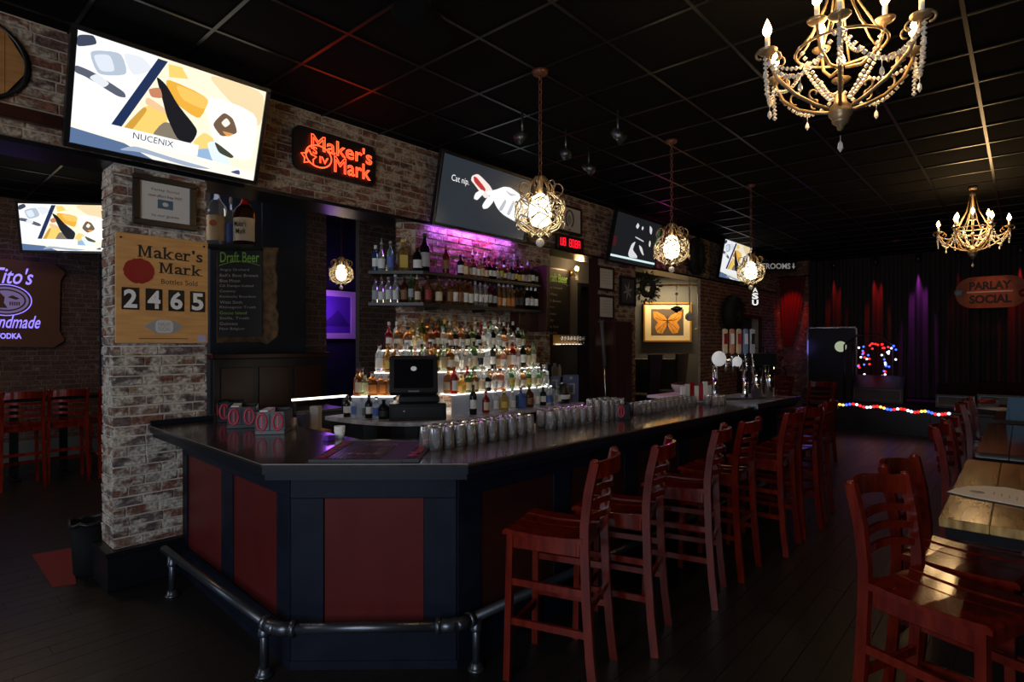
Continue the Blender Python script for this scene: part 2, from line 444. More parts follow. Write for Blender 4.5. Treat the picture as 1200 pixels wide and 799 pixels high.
wr = struct('wall_right_pier', MB().box(W1, 12.75, WY+.012, WY+.06, 0, HB-.02).box(12.75, 14.25, WY+.012, WY+.36, 2.3, HB-.02).box(14.25, 15.5, WY+.012, WY+.36, 0, HB-.02), 'mortar')
brick_face(wr, (W1, WY+.012), 0, W2-W1, .5, HB-.025, 'brown_brick', holes=((12.75-W1, 14.25-W1, 0, 2.3),), seed=7)
dk = struct('door_1', MB().box(12.8, 14.2, WY+.2, WY+.25, 0, 2.28), 'black_satin')
frame_mb(12.72, 0, 14.28, 2.34, .07, WY-.02, WY+.05).build('door_frame', 'dark_red_wood', dk)
# --- brick pillar ---
pl = struct('wall_pillar', MB().box(P1+.012, P2-.012, WY+.012, WY+.29, .2, HB-.02), 'pillar_mortar')
brick_face(pl, (P1+.002, WY+.012), 0, P2-P1-.004, .27, HB-.025, 'pillar_brick', cap=150, seed=8)
brick_face(pl, (P1+.012, WY+.29), -PI/2, .28, .27, HB-.025, 'pillar_brick', cap=100, seed=9)
brick_face(pl, (P2-.012, WY+.012), PI/2, .28, .27, HB-.025, 'pillar_brick', cap=50, seed=10)
ba = MB().box(P1-.045, P2+.03, WY-.05, WY+.31, 0, .26, bev=.008).box(P1-.055, P2+.04, WY-.06, WY+.32, .235, .27, bev=.006)
struct('baseboard_pillar', ba, 'black_paint')
# --- rooms behind ---
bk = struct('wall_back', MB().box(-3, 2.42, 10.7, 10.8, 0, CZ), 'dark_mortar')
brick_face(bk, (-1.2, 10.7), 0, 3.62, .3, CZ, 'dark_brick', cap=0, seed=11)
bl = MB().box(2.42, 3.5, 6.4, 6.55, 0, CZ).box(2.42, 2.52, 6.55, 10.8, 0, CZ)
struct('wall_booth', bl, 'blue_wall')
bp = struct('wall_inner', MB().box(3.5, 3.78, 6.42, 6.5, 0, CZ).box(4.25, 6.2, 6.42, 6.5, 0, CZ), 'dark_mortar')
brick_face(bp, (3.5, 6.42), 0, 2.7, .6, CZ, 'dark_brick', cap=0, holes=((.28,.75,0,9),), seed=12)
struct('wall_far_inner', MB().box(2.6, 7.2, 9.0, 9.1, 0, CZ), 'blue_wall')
struct('wall_hall', MB().box(6.0, 7.72, 5.42, 5.5, 0, CZ).box(8.3, 8.6, 5.42, 5.5, 0, CZ).box(7.72, 8.3, 5.42, 5.5, 2.62, CZ).box(8.5, 8.6, 5.5, 6.2, 0, CZ).box(6.2,6.3,5.5,9,0,CZ), 'grey_wall')
d2 = struct('door_2', MB().box(7.76, 8.26, 5.5, 5.54, 0, 2.6, bev=.004), 'black_satin')
frame_mb(7.70, 0, 8.34, 2.68, .06, 5.38, 5.44).build('door_frame', 'black_paint', d2)
aw0, aw1 = at(625, 400, D=12.3), at(838, 400, D=12.3)
struct('wall_alcove', MB().prism([(aw0.x, aw0.y), (aw1.x, aw1.y), (aw1.x+.08, aw1.y+.06), (aw0.x+.08, aw0.y+.08)], 0, CZ), 'grey_wall')
struct('wall_dining', MB().box(-3, -2.95, 8.6, 11, 0, CZ).box(-3, -2.95, -6.2, -3, 0, CZ).box(-3,-2.95,-3,8.6,0,.75).box(-3,-2.95,-3,8.6,2.75,CZ).box(-3,-2.95,2.2,5.4,.75,2.75), 'grey_wall')
for n_, (a, b) in enumerate(((-3, 2.2), (5.4, 8.6)), 1):
    wn = MB()
    frame_mb(0, .75, b-a, 2.75, .07, -.03, .03, wn)
    for k in range(1, 3): wn.box((b-a)*k/3-.03, (b-a)*k/3+.03, -.02, .02, .8, 2.7)
    o = wn.build('window_%d' % n_, 'black_paint', None, (-2.97, a, 0), PI/2); o['kind'] = 'structure'
struct('wall_near', MB().box(-3, 17, -6.3, -6.2, 0, CZ), 'grey_wall')
struct('wall_front', MB().box(17, 17.1, -6.2, 11, 0, CZ).box(-3.05,-2.99,10.8,11,0,CZ), 'curtain')
# stage end: curtain wall, brick corner
XE = 15.5
eb = struct('wall_stage', MB().box(XE, XE+.15, 3.95, WY+.4, 0, CZ), 'dark_mortar')
brick_face(eb, (XE, WY), -PI/2, .75, .3, CZ, 'brown_brick', cap=0, seed=13)
stg = struct('stage_platform', MB().box(12.8, 15.45, -6.1, 3.4, 0, .46), 'black_satin')
for y in [-6.05+1.22*k for k in range(8)]:
    if y+1.2 < 3.45: MB().box(12.77, 12.8, y, y+1.2, .04, .43, bev=.004).build('panel', 'black_paint', stg)
MB().box(12.74, 12.86, -6.1, 3.4, .44, .48, bev=.004).build('edge_trim', 'black_paint', stg)
def drape(name, x, y0, y1, z0, z1, m, amp=.05, wl=.17, kind=None):
    b = MB(); n = int((y1-y0)/wl*8); rnd = random.Random(2); vs = []; fs = []; ph = 0
    for i in range(n+1):
        y = y0+(y1-y0)*i/n; ph += 2*PI/8*rnd.uniform(.75, 1.25)
        for z, k in ((z1,.7),((z0+z1)/2,1),(z0,1.15)): vs.append((x-amp*k*math.sin(ph)-amp, y, z))
    for i in range(n):
        for j in range(2): fs.append((i*3+j, i*3+3+j, i*3+4+j, i*3+1+j))
    b.add(vs, fs, smooth=True); return b.build(name, m)
tag(drape('stage_curtain', XE-.02, -6.1, 3.95, .5, CZ-.05, 'curtain'), 'long black pleated backdrop curtain behind the stage', 'curtain')
# swagged red curtain in the brick corner
sw = MB(); vs = []; fs = []; n = 40
for i in range(n+1):
    t = i/n
    for j in range(9):
        s = j/8; z = 3.35-s*1.75; gather = 1-.62*s**1.3
        y = 4.62-(t*.62*gather+.0+.10*s)+.02; x = XE-.10-.035*math.sin(t*38)*(1-.3*s)
        vs.append((x, y, z))
for i in range(n):
    for j in range(8): fs.append((i*9+j, i*9+9+j, i*9+10+j, i*9+1+j))
sw.add(vs, fs, smooth=True); so = sw.build('swag_curtain', 'red_curtain')
tag(so, 'red curtain gathered to one side in the brick corner beside the stage', 'curtain')
MB().tube([(XE-.12, 4.66, 3.36), (XE-.12, 3.9, 3.36)], .02).build('curtain_rod', 'black_paint', so)
# stage spots: fixtures with real spot lights washing the curtain
spots = [(977, (1,.02,.02), 110), (1026, (1,.02,.02), 190), (1076, (.75,.08,.9), 220), (1124, (1,.02,.02), 26), (1196, (1,.02,.02), 190)]
for i, (px, c, e) in enumerate(spots):
    p = at(px, 300, X=15.22)
    t = thing('stage_light', ('dim red' if i==3 else 'purple' if i==2 else 'red')+' spotlight above the stage curtain, '+['leftmost','second from the left','the only purple one','left of the oval sign','at the right photo edge'][i], 'spotlight', (p.x, p.y, 3.55), 0, 'spotlights over the stage curtain')
    MB().lathe([(.045,.09),(.05,.0),(.06,-.08)], 12).build('housing', 'black_plastic', t)
    MB().tube([(-.07,0,0),(-.07,0,.1),(0,0,.14),(.07,0,.1),(.07,0,0)], .008, 6).tube([(0,0,.13),(0,0,.19)],.012,6).build('bracket', 'black_plastic', t)
    lamp('spot_beam', 'SPOT', (15.29, p.y, 3.50), e*1.3, c, .02, aim=(15.36, p.y, 2.4), spot_size=rad(30), spot_blend=.8)
lamp('spot_beam', 'SPOT', (14.6, 4.2, 3.5), 60, (1,.03,.02), .03, aim=(15.4, 4.35, 2.5), spot_size=rad(40), spot_blend=.8)
lamp('corner_glow', 'POINT', (14.9, 4.0, 1.6), 1.2, (.25,.2,1), .2)
# door on the stage
p = at(978, 422, X=15.38)
dt = struct('door_3', MB().box(-.5, .5, -.02, .03, 0, 2.04, bev=.004), 'black_paint'); dt.location = (15.22, 3.40, .0); dt.rotation_euler.z = -PI/2
MB().box(-.53,-.50,-.035,.03,0,2.08).box(.50,.53,-.035,.03,0,2.08).box(-.53,.53,-.035,.03,2.05,2.08).build('door_frame', 'steel', dt)
MB().plate(ellipse(.19, 1.62, .125, .125), -.03, -.02).build('round_window', M.get('door_disc') or mat('door_disc', (.5,.55,.42), .5, emit=(.6,.7,.45), es=.5), dt)
# ================= THE BAR =================
CT = 1.11
C0 = (1.363, 4.69); C1 = (1.293, 2.787); C2 = (1.972, 2.041); C3 = (6.70, 1.825)
I0 = (6.73, 2.50); I1 = (2.33, 2.74); I2 = (2.02, 3.04); I3 = (2.10, 4.95); I4 = (1.79, 4.95); I5 = (1.79, 4.62)
D0 = (1.57, 4.63); D1 = (1.482, 2.857); D2 = (2.064, 2.224); D3 = (6.60, 2.02)
bar = thing('bar_counter', 'long angled black bar counter with dark red panels and glossy top', 'bar counter', (1.5, 2.9, 0))
def rel(mb): return mb   # parts are written in world metres
def bpart(name, mb, m, lab=None):
    o = mb.build(name, m, bar); o.matrix_parent_inverse = Matrix.Translation((-1.5, -2.9, 0))
    if lab: o['label'] = lab
    return o
top = [C0, C1, C2, C3, I0, I1, I2, (2.08, 4.62)]
def inset(poly, d, k):      # move the first k edges inwards
    out = list(poly); return out
bpart('countertop', MB().prism(top, CT-.018, CT).prism([(1.79,4.6),(2.08,4.6),(2.10,4.95),(1.79,4.95)], CT-.02, CT-.0005), 'counter_top')
# moulded edge in three steps below the top
def off(a, b, d):           # offset point pair inwards (left of a->b when positive)
    dx, dy = b[0]-a[0], b[1]-a[1]; L = math.hypot(dx, dy); return (-dy/L*d, dx/L*d)
def band(mb, pts, d0, d1, z0, z1):
    """a strip following the open polyline pts, between offsets d0 and d1 to its left"""
    def offs(d):
        n = len(pts); out = []
        for i in range(n):
            ds = []
            if i: ds.append(off(pts[i-1], pts[i], 1))
            if i < n-1: ds.append(off(pts[i], pts[i+1], 1))
            if len(ds) == 2:
                bx, by = ds[0][0]+ds[1][0], ds[0][1]+ds[1][1]; L2 = (bx*bx+by*by)/2
                v = (bx/L2, by/L2)
            else: v = ds[0]
            out.append((pts[i][0]+v[0]*d, pts[i][1]+v[1]*d))
        return out
    a, b = offs(d0), offs(d1)
    for i in range(len(pts)-1): mb.prism([a[i], a[i+1], b[i+1], b[i]], z0, z1)
    return mb
mat('edge_highlight', (.16,.16,.17), .35, .3)
OUT = [C0, C1, C2, C3]
bpart('counter_edge', band(band(MB(), OUT, .002, .05, CT-.055, CT-.018), OUT, .018, .10, CT-.085, CT-.055), 'counter_edge')
bpart('edge_highlight', band(MB(), OUT, -.0015, .004, CT-.006, CT-.0015), 'edge_highlight')  # thin pale strip, a highlight painted along the counter's top edge
DB = [D0, D1, D2, D3]
bpart('base', band(band(band(MB(), DB, .012, .10, .035, CT-.085), DB, -.012, .03, 0, .045), DB, -.10, .1, CT-.10, CT-.085), 'navy_black')
# frieze, stiles and rails proud of the base, panel boards between them
def seg(a, b, t): return (a[0]+(b[0]-a[0])*t, a[1]+(b[1]-a[1])*t)
def boards(a, b, spans):
    L = math.dist(a, b); ang = math.atan2(b[1]-a[1], b[0]-a[0])
    mx = Matrix.Translation((a[0], a[1], 0)) @ Matrix.Rotation(ang, 4, 'Z')
    fz, rz_ = .893, .215
    def pc(name, x0, x1, y0, y1, z0, z1, m, bev=.003):
        bpart(name, MB().box(x0, x1, y0, y1, z0, z1, bev=bev, mx=mx), m)
    pc('frieze', 0, L, -.014, .02, fz, CT-.10, 'navy_black')
    pc('bottom_rail', 0, L, -.012, .02, .045, rz_, 'navy_black')
    xs = [0]
    for s0, s1 in spans: xs += [s0, s1]
    xs.append(L)
    for i in range(0, len(xs), 2): pc('stile', xs[i], xs[i+1], -.012, .02, rz_, fz, 'navy_black')
    for s0, s1 in spans: pc('panel', s0+.002, s1-.002, -.002, .015, rz_+.002, fz-.002, PANEL_M, .002)
PANEL_M = 'red_panel'
LA = math.dist(D0, D1)
boards(D0, D1, [(.10, .79), (.98, 1.62)])
boards(D1, D2, [(.17, .69)])
LC = math.dist(D2, D3); sp = []; x = .16
while x+.62 < LC: sp.append((x, x+.62)); x += .79
PANEL_M = 'dark_red_wood'
boards(D2, D3, sp)
bpart('inner_face', band(MB(), [(2.08,4.6), I2, I1, I0], -.12, -.04, 0, CT-.03), 'black_satin')
bpart('upstand', MB().box(1.36, 1.785, 4.655, 4.685, CT, CT+.035, bev=.003), 'counter_edge')
# stainless top section by the far end
sx0, sx1 = 5.56, 6.72
bpart('steel_top', MB().prism([(sx0,1.868),(sx1,1.812),(sx1,2.46),(sx0,2.52)], CT, CT+.012), M.get('brushed') or mat('brushed', (.30,.32,.36), .3, .8))
bpart('steel_edge', MB().prism([(sx0,1.862),(sx1+.01,1.806),(sx1+.01,1.82),(sx0,1.876)], CT-.03, CT+.018), 'steel')
bpart('end_panel', MB().box(6.56, 6.6, 2.03, 2.45, 0, CT-.09), 'navy_black')
# foot rail
FR = [(1.38, 4.45), (1.36, 2.79), (1.985, 2.14), (6.5, 1.955)]
fr = thing('foot_rail', 'dark steel pipe foot rail on flanged posts around the bar base', 'foot rail', (1.31, 2.8, 0))
def fpart(name, mb, m='dark_steel'):
    o = mb.build(name, m, fr); o.matrix_parent_inverse = Matrix.Translation((-1.31, -2.8, 0)); return o
ZR = .275
for a, b in zip(FR, FR[1:]):
    fpart('pipe', MB().tube([(*a, ZR), (*b, ZR)], .026, 14))
for a in FR[1:3]:
    e = MB(); i = FR.index(a); u = [Vector((*seg(a, q, .09/math.dist(a, q)), ZR)) for q in (FR[i-1], FR[i+1])]
    e.tube([u[0], Vector((*a, ZR))*.6+u[0]*.4, Vector((*a, ZR))*.6+u[1]*.4, u[1]], .034, 14)
    for k in u:
        d = (Vector((*a, ZR))-k).normalized()*.012; e.tube([k-d, k+d], .040, 14)
    fpart('elbow', e)
posts = [seg(FR[0], FR[1], .10), seg(FR[0], FR[1], .93), seg(FR[2], FR[3], .03)]+[seg(FR[2], FR[3], .03+.245*k) for k in (1,2,3)]
for (x, y) in posts:
    fpart('post', MB().lathe([(.021,.02),(.021,ZR)], 12, x, y))
    fpart('tee', MB().lathe([(.030,ZR-.07),(.032,ZR-.065),(.032,ZR-.05),(.029,ZR-.045),(.029,ZR)], 12, x, y))
    fpart('flange', MB().lathe([(.045,0),(.045,.008),(.040,.012),(.032,.02),(.03,.04),(.021,.042)], 18, x, y))
# ================= BACK BAR =================
BT = 1.0
bbc = thing('back_bar_counter', 'back bar counter with grey marble top and curved end', 'counter', (4.3, 4.2, 0))
INV = Matrix.Translation((-4.3, -4.2, 0))
def kpart(name, mb, m, lab=None, par=bbc, inv=INV):
    o = mb.build(name, m, par); o.matrix_parent_inverse = inv
    if lab: o['label'] = lab
    return o
def curve_end(d):
    pts = []
    for k in range(9):
        t = k/8; a = (5.68, 3.9+d)
        # quadratic sweep from the straight front to the back
        p0, p1, p2 = (3.55, 3.90+d), (2.93+d, 3.95+d), (2.93+d, 5.0)
        pts.append(((1-t)**2*p0[0]+2*t*(1-t)*p1[0]+t*t*p2[0], (1-t)**2*p0[1]+2*t*(1-t)*p1[1]+t*t*p2[1]))
    return [(5.68, 3.9+d)]+pts
kpart('countertop', MB().prism(curve_end(0)+[(3.42,5.08),(3.78,4.70),(5.68,4.70)], BT-.035, BT), 'marble')
kpart('cabinet', MB().prism(curve_end(.12)+[(3.42,5.06),(3.78,4.69),(5.68,4.69)], .08, BT-.035), 'black_satin')
for k in range(4):
    x = 3.62+k*.5
    d = kpart('door', MB().box(x, x+.46, 4.0, 4.02, .15, BT-.14, bev=.003), 'black_paint')
    kpart('handle', MB().tube([(x+.4,4.0,.6),(x+.4,3.98,.6),(x+.4,3.98,.72),(x+.4,4.0,.72)], .005, 6), 'steel', par=d, inv=Matrix())
    d_inv = INV
# steps for bottles: three lit tiers that follow the straight wall and the cut corner
st = thing('bottle_steps', 'three lit white steps of bottles on the marble back bar', 'display steps', (4.5, 4.5, BT))
SINV = Matrix.Translation((-4.5, -4.5, -BT))
TIERS = [(4.14, 1.0, 1.20), (4.32, 1.20, 1.415), (4.50, 1.415, 1.63)]
def tier_line(y):   # polyline left end -> corner -> right end
    d = WY-y; cx = B1-d*.41
    ux, uy = -.6644, .7474
    L = {4.14: .78, 4.32: .55, 4.50: .40}[y]
    return [(cx+ux*L, y+uy*L), (cx, y), (5.36, y)]
for (y, z0, z1) in TIERS:
    ln = tier_line(y)
    wid = WY-.005-y
    for q in ([ln] if z0 > 1.1 else [[ln[0], seg(ln[0], ln[1], .50)], [(3.80, y), ln[2]]]):
        kpart('riser', band(MB(), q, .010, .03, z0, z1-.008), 'acrylic_face', par=st, inv=SINV)
        kpart('lit_shelf', band(MB(), q, 0, wid if z0 > 1.1 else .19, z1-.008, z1), 'acrylic_lit', par=st, inv=SINV)
    kpart('end_cheek', MB().box(5.36, 5.375, y, WY-.005, z0, z1), 'acrylic_face', par=st, inv=SINV)
SE = 5.60
# two long shelves high on the wall
def shelf_line(d):
    cx = B1-d*.41; ux, uy = -.6644, .7474
    return [(cx+ux*(.50+d*.2), WY-d+uy*(.50+d*.2)), (cx, WY-d), (SE, WY-d)]
sh = thing('wall_shelf_unit', 'black two-level wall shelf with dark wood end panel full of bottles', 'shelf', (4.5, 4.6, 2.1))
HINV = Matrix.Translation((-4.5, -4.6, -2.1))
S1, S2 = 2.42, 2.105; DP = .24
for z in (S1, S2):
    kpart('shelf_board', band(MB(), shelf_line(DP), 0, DP-.005, z-.03, z), 'black_satin', par=sh, inv=HINV)
kpart('end_panel', MB().box(SE, SE+.06, WY-.30, WY-.005, 1.84, 2.66, bev=.005), 'dark_red_wood', par=sh, inv=HINV)
kpart('lower_box', MB().box(SE-.36, SE, WY-.16, WY-.005, 1.86, S2-.03, bev=.004), 'dark_red_wood', par=sh, inv=HINV)
for x in (3.9, 4.6, 5.3):
    kpart('bracket', MB().box(x, x+.03, WY-.2, WY-.004, S1-.06, S1-.03).box(x, x+.03, WY-.2, WY-.004, S2-.06, S2-.03), 'black_satin', par=sh, inv=HINV)
kpart('led_strip', MB().box(3.85, 5.55, WY-.05, WY-.04, S1, S1+.008), 'purple_led', par=sh, inv=HINV)
kpart('led_strip', MB().box(3.95, 5.25, WY-.05, WY-.035, 2.965, 2.972), 'purple_led', par=sh, inv=HINV)
lamp('purple_strip_light', 'AREA', (4.62, WY-.045, 2.955), 9, (.40,.12,1), (1.3,.02), aim=(4.62, WY-.015, 2.5))
lamp('pink_strip_light', 'AREA', (4.6, WY-.045, 2.95), 4, (1,.08,.6), (.7,.02), aim=(4.6, WY-.015, 2.5))
# ---------------- bottles ----------------
BP = {   # (radius, height), profile as fractions, shoulders of the kind
 'round':  (.038, .30, [(.92,0),(1,.02),(1,.60),(.93,.66),(.62,.73),(.36,.79),(.34,.95),(.40,.955),(.40,.97)]),
 'tall':   (.036, .33, [(.92,0),(1,.02),(1,.52),(.90,.60),(.50,.70),(.35,.76),(.33,.95),(.40,.955),(.40,.97)]),
 'squat':  (.050, .24, [(.92,0),(1,.03),(1,.52),(.94,.62),(.60,.72),(.33,.78),(.31,.92),(.36,.93),(.36,.96)]),
 'bell':   (.046, .29, [(.80,0),(.86,.02),(1,.40),(.92,.52),(.52,.66),(.33,.74),(.31,.94),(.38,.95),(.38,.97)]),
 'wine':   (.037, .31, [(.95,0),(1,.02),(1,.62),(.88,.69),(.48,.76),(.38,.80),(.37,.97),(.40,.975),(.40,.985)]),
 'square': (.046, .26, [(.95,0),(1,.02),(1,.62),(.90,.68),(.45,.73),(.34,.76),(.34,.92),(.40,.93),(.40,.955)]),
}
bmesh_cache = {}
def bottle_meshes(kind):
    if kind in bmesh_cache: return bmesh_cache[kind]
    r, h, pf = BP[kind]; seg = 4 if kind == 'square' else 12
    g = MB()
    if kind == 'square':
        # square section with cut corners below the shoulder
        vs = []; fs = []; S = 12
        for q, z in pf:
            for i in range(S):
                a = 2*PI*i/S+PI/12; c, s_ = math.cos(a), math.sin(a)
                k = r*q
                if q > .6: m_ = max(abs(c), abs(s_)); c, s_ = c/m_*.88, s_/m_*.88
                vs.append((k*c, k*s_, z*h))
        for j in range(len(pf)-1):
            for i in range(S): i2 = (i+1)%S; fs.append((j*S+i, j*S+i2, j*S+S+i2, j*S+S+i))
        fs += [tuple(range(S-1,-1,-1)), tuple(range((len(pf)-1)*S, len(pf)*S))]
        g.add(vs, fs)
        lb = MB()
        k = r*.885
        lb.box(-k*.75, k*.75, -k-.002, -k+.001, h*.12, h*.5)
    else:
        g.lathe([(q*r, z*h) for q, z in pf], 12)
        lb = MB(); z0, z1 = {'round': (.14,.5), 'tall': (.12,.44), 'squat': (.14,.44), 'bell': (.36,.38), 'wine': (.2,.5)}[kind]
        if kind == 'bell': z0, z1 = .14, .36
        def rr(zf):
            for (a, za), (b, zb) in zip(pf, pf[1:]):
                if za <= zf <= zb: return (a+(b-a)*(zf-za)/(zb-za))*r
        vs = []; S = 9
        for i in range(S+1):
            a = rad(-90-75+150*i/S)
            for zf in (z0, z1): q = rr(zf)+.0012; vs.append((q*math.cos(a), q*math.sin(a), zf*h))
        lb.add(vs, [(i*2, i*2+2, i*2+3, i*2+1) for i in range(S)], smooth=True)
    ct = pf[-1][1]*h; cp = MB().lathe([(.40*r, ct-.012 if kind != 'wine' else h*.86), (.43*r, ct-.01 if kind != 'wine' else h*.87), (.43*r, h-.002), (.36*r, h)], 10)
    if kind == 'tall': cp.lathe([(.2*r, h), (.15*r, h+.02), (.1*r, h+.05)], 8)
    bmesh_cache[kind] = (g.mesh('bottle', 'glass_bottle'), lb.mesh('label', 'bottle_label'), cp.mesh('cap', 'bottle_cap'), h)
    return bmesh_cache[kind]
GC = {'clear': (.86,.90,.92), 'amber': (.46,.22,.09), 'brown': (.20,.06,.02), 'green': (.14,.26,.10), 'dark': (.02,.025,.02), 'gold': (.66,.46,.18), 'red': (.45,.04,.03), 'blue': (.15,.28,.60), 'pink': (.80,.45,.38), 'pale green': (.60,.80,.55), 'white': (.85,.85,.83), 'light blue': (.50,.75,.85)}
LC_ = {'white': (.72,.72,.70), 'cream': (.62,.53,.36), 'black': (.03,.03,.03), 'red': (.32,.04,.035), 'yellow': (.62,.45,.08), 'blue': (.08,.14,.45), 'brown': (.22,.10,.04), 'grey': (.35,.36,.38), 'green': (.05,.14,.06), 'orange': (.6,.2,.04)}
used = set()
def bottle(kind, glass, lab, cap, x, y, z, where, group, h=None, rz=None, nolabel=False):
    g, l, c, hh = bottle_meshes(kind)
    nm = {'round':'','tall':'tall ','squat':'squat ','bell':'pear-shaped ','wine':'slim ','square':'square '}[kind]
    o = link('bottle', g, None, (x, y, z)); o.rotation_euler.z = rz if rz is not None else R_.uniform(-.6,.1)
    s = (h/hh) if h else 1; o.scale = (s*1.0, s*1.0, s) if s > 1.2 else (1, 1, s)
    o.color = (*GC[glass], 1)
    if kind != 'none' and not nolabel: q = link('label', l, o); q.color = (*LC_[lab], 1)
    q = link('cap', c, o); q.color = (*LC_[cap], 1)
    tag(o, '%s%s bottle with %s label, %s' % (nm, glass, lab, where), 'bottle', group)
    return o
ORD = ['first','second','third','fourth','fifth','sixth','seventh','eighth','ninth','tenth','11th','12th','13th','14th','15th','16th','17th','18th','19th','20th','21st','22nd','23rd','24th','25th','26th','27th','28th','29th','30th','31st','32nd','33rd','34th','35th','36th','37th','38th','39th','40th']
# positions along a cut-corner line at a distance behind its front edge
def wing_pts(ln, d, wing, xs):
    """wing: distances from the corner along the wing (towards the left end); xs: world x on the straight"""
    (lx, ly), (cx, cy), _ = ln
    L = math.dist((lx, ly), (cx, cy)); ux, uy = (lx-cx)/L, (ly-cy)/L
    nx, ny = -uy*-1, ux*-1
    nx, ny = (uy, -ux)          # normal of the wing, pointing into the wall
    if nx*FX+ny*FY < 0: nx, ny = -nx, -ny
    return [(cx+ux*s+nx*d, cy+uy*s+ny*d) for s in sorted(wing, reverse=True)]+[(x, cy+d) for x in xs]
rb = random.Random(21)
# upper shelf: as the photo shows, big ones at the left, then the short row in violet light
ln = shelf_line(DP)
up = [('wine','blue','white','white',.27),('tall','clear','white','grey',.30),('round','light blue','blue','grey',.31),('square','gold','yellow','yellow',.33),('squat','dark','white','red',.27),('round','dark','grey','black',.40),('wine','brown','brown','red',.31)]
P = wing_pts(ln, .11, [.50,.44,.35,.22,.08], [3.80, 4.09])
for i, (s, p) in enumerate(zip(up, P)): bottle(s[0], s[1], s[2], s[3], p[0], p[1], S1, ORD[i]+' from left on upper wall shelf', 'bottles on the upper wall shelf', h=s[4])
xs = []; x = 4.27
while x < 5.55: xs.append(x); x += rb.uniform(.060,.068)
for i, x in enumerate(xs):
    k = rb.choice(['round','wine','round','wine','square']) if i % 3 else 'round'
    gl = rb.choice(['amber','brown','clear','gold','dark','brown','red' if i > 15 else 'clear'])
    bottle(k, gl, rb.choice(['white','cream','yellow','white','grey','cream']), rb.choice(['black','brown','red','white']), x, WY-DP+.08, S1, ORD[i+7]+' from left on upper wall shelf', 'bottles on the upper wall shelf', h=rb.uniform(.19,.235))
for i in range(12):
    bottle('tall', rb.choice(['clear','amber','clear','brown']), rb.choice(['white','cream','grey']), rb.choice(['red','white','black']), 4.55+i*.085+rb.uniform(-.02,.02), WY-.075, S1, ORD[i]+' from left, back row, upper wall shelf', 'bottles in the back row of the upper wall shelf', h=rb.uniform(.27,.32))
# lower wall shelf
lo = [('round','clear','grey','black'),('tall','clear','white','brown'),('round','clear','white','grey'),('tall','clear','white','white'),('round','brown','brown','black'),('wine','green','grey','green'),('round','clear','black','brown'),('tall','amber','cream','cream'),('round','amber','red','brown'),('round','amber','cream','brown')]
P = wing_pts(ln, .11, [.50,.44,.37,.30,.21,.14,.07], [3.70,3.84,3.99])
for i, (s, p) in enumerate(zip(lo, P)): bottle(*s, p[0], p[1], S2, ORD[i]+' from left on lower wall shelf', 'bottles on the lower wall shelf', h=rb.uniform(.25,.29))
x = 4.12; i = 10
while x < 5.16:
    if x < 4.45: s = ('round','amber',rb.choice(['white','yellow','brown']),'brown')
    elif x < 4.85: s = (('wine','clear','white','grey') if x < 4.7 else ('wine','brown','grey','black'))
    else: s = ('tall','gold',rb.choice(['cream','orange']),'white')
    bottle(*s, x, WY-DP+.09, S2, ORD[i]+' from left on lower wall shelf', 'bottles on the lower wall shelf', h=rb.uniform(.26,.285)); x += .077; i += 1
for x in (5.20, 5.28): bottle('wine', 'brown', 'black', 'black', x, WY-DP+.09, S2, ORD[i]+' from left on lower wall shelf', 'bottles on the lower wall shelf', h=.27); i += 1
for n_, x in enumerate((5.37, 5.45, 5.53)): bottle('wine', 'dark', 'white', 'white', x, WY-DP+.07, S2, ['left','middle','right'][n_]+' of three by lower shelf end panel', 'bottles on the lower wall shelf', h=.28)
# lit steps and counter
def row(line, d, wing, x0, x1, step, z, where, group, pool, hr):
    xs = []; x = x0
    while x < x1: xs.append(x+rb.uniform(-.006,.006)); x += step
    for i, p in enumerate(wing_pts(line, d, wing, xs)):
        s = pool[rb.randrange(len(pool))]
        bottle(*s, p[0]+rb.uniform(-.004,.004), p[1]+rb.uniform(-.008,.008), z, ORD[i]+' from left '+where, group, h=rb.uniform(*hr))
clr = [('tall','clear','white','white'),('tall','clear','grey','grey'),('round','clear','white','black'),('wine','clear','black','white'),('tall','clear','cream','grey'),('round','pale green','cream','black'),('square','clear','white','grey'),('round','green','cream','black'),('round','clear','cream','white'),('round','amber','cream','brown'),('squat','amber','white','black'),('wine','dark','white','white')]
mixp = clr*2+[('squat','amber','cream','brown'),('bell','gold','yellow','brown'),('square','amber','brown','black'),('squat','clear','white','white'),('round','red','white','red'),('bell','clear','grey','grey'),('wine','green','yellow','yellow'),('round','brown','black','red'),('squat','pink','white','black'),('bell','pink','cream','white')]
t3 = tier_line(TIERS[2][0]); t2 = tier_line(TIERS[1][0]); t1 = tier_line(TIERS[0][0])
row(t3, .03, [.34,.24,.15,.06], 3.84, 5.30, .085, TIERS[2][2], 'on the top lit step, front', 'bottles on the top lit step', clr+[('squat','amber','cream','brown'),('round','red','white','red'),('bell','pink','cream','white')], (.20,.26))
row(t3, .12, [.36,.28,.20,.12,.04], 3.80, 5.32, .078, TIERS[2][2], 'on top lit step', 'bottles on the top lit step', clr+mixp, (.28,.34))
row(t2, .13, [.50,.42,.34,.26,.18,.08], 3.74, 5.32, .083, TIERS[1][2], 'on the middle lit step, back', 'bottles on the middle lit step', clr, (.24,.29))
row(t2, .05, [.49,.40,.31,.22,.13,.04], 3.70, 5.32, .088, TIERS[1][2], 'on middle lit step', 'bottles on the middle lit step', mixp, (.22,.31))
row(t1, .13, [.72,.62], 3.86, 5.32, .083, TIERS[0][2], 'on the bottom lit step, back', 'bottles on the bottom lit step', mixp, (.22,.28))
row(t1, .05, [.74], 3.86, 5.32, .094, TIERS[0][2], 'on bottom lit step', 'bottles on the bottom lit step', mixp+[('square','clear','white','white'),('square','pale green','white','white')], (.19,.27))
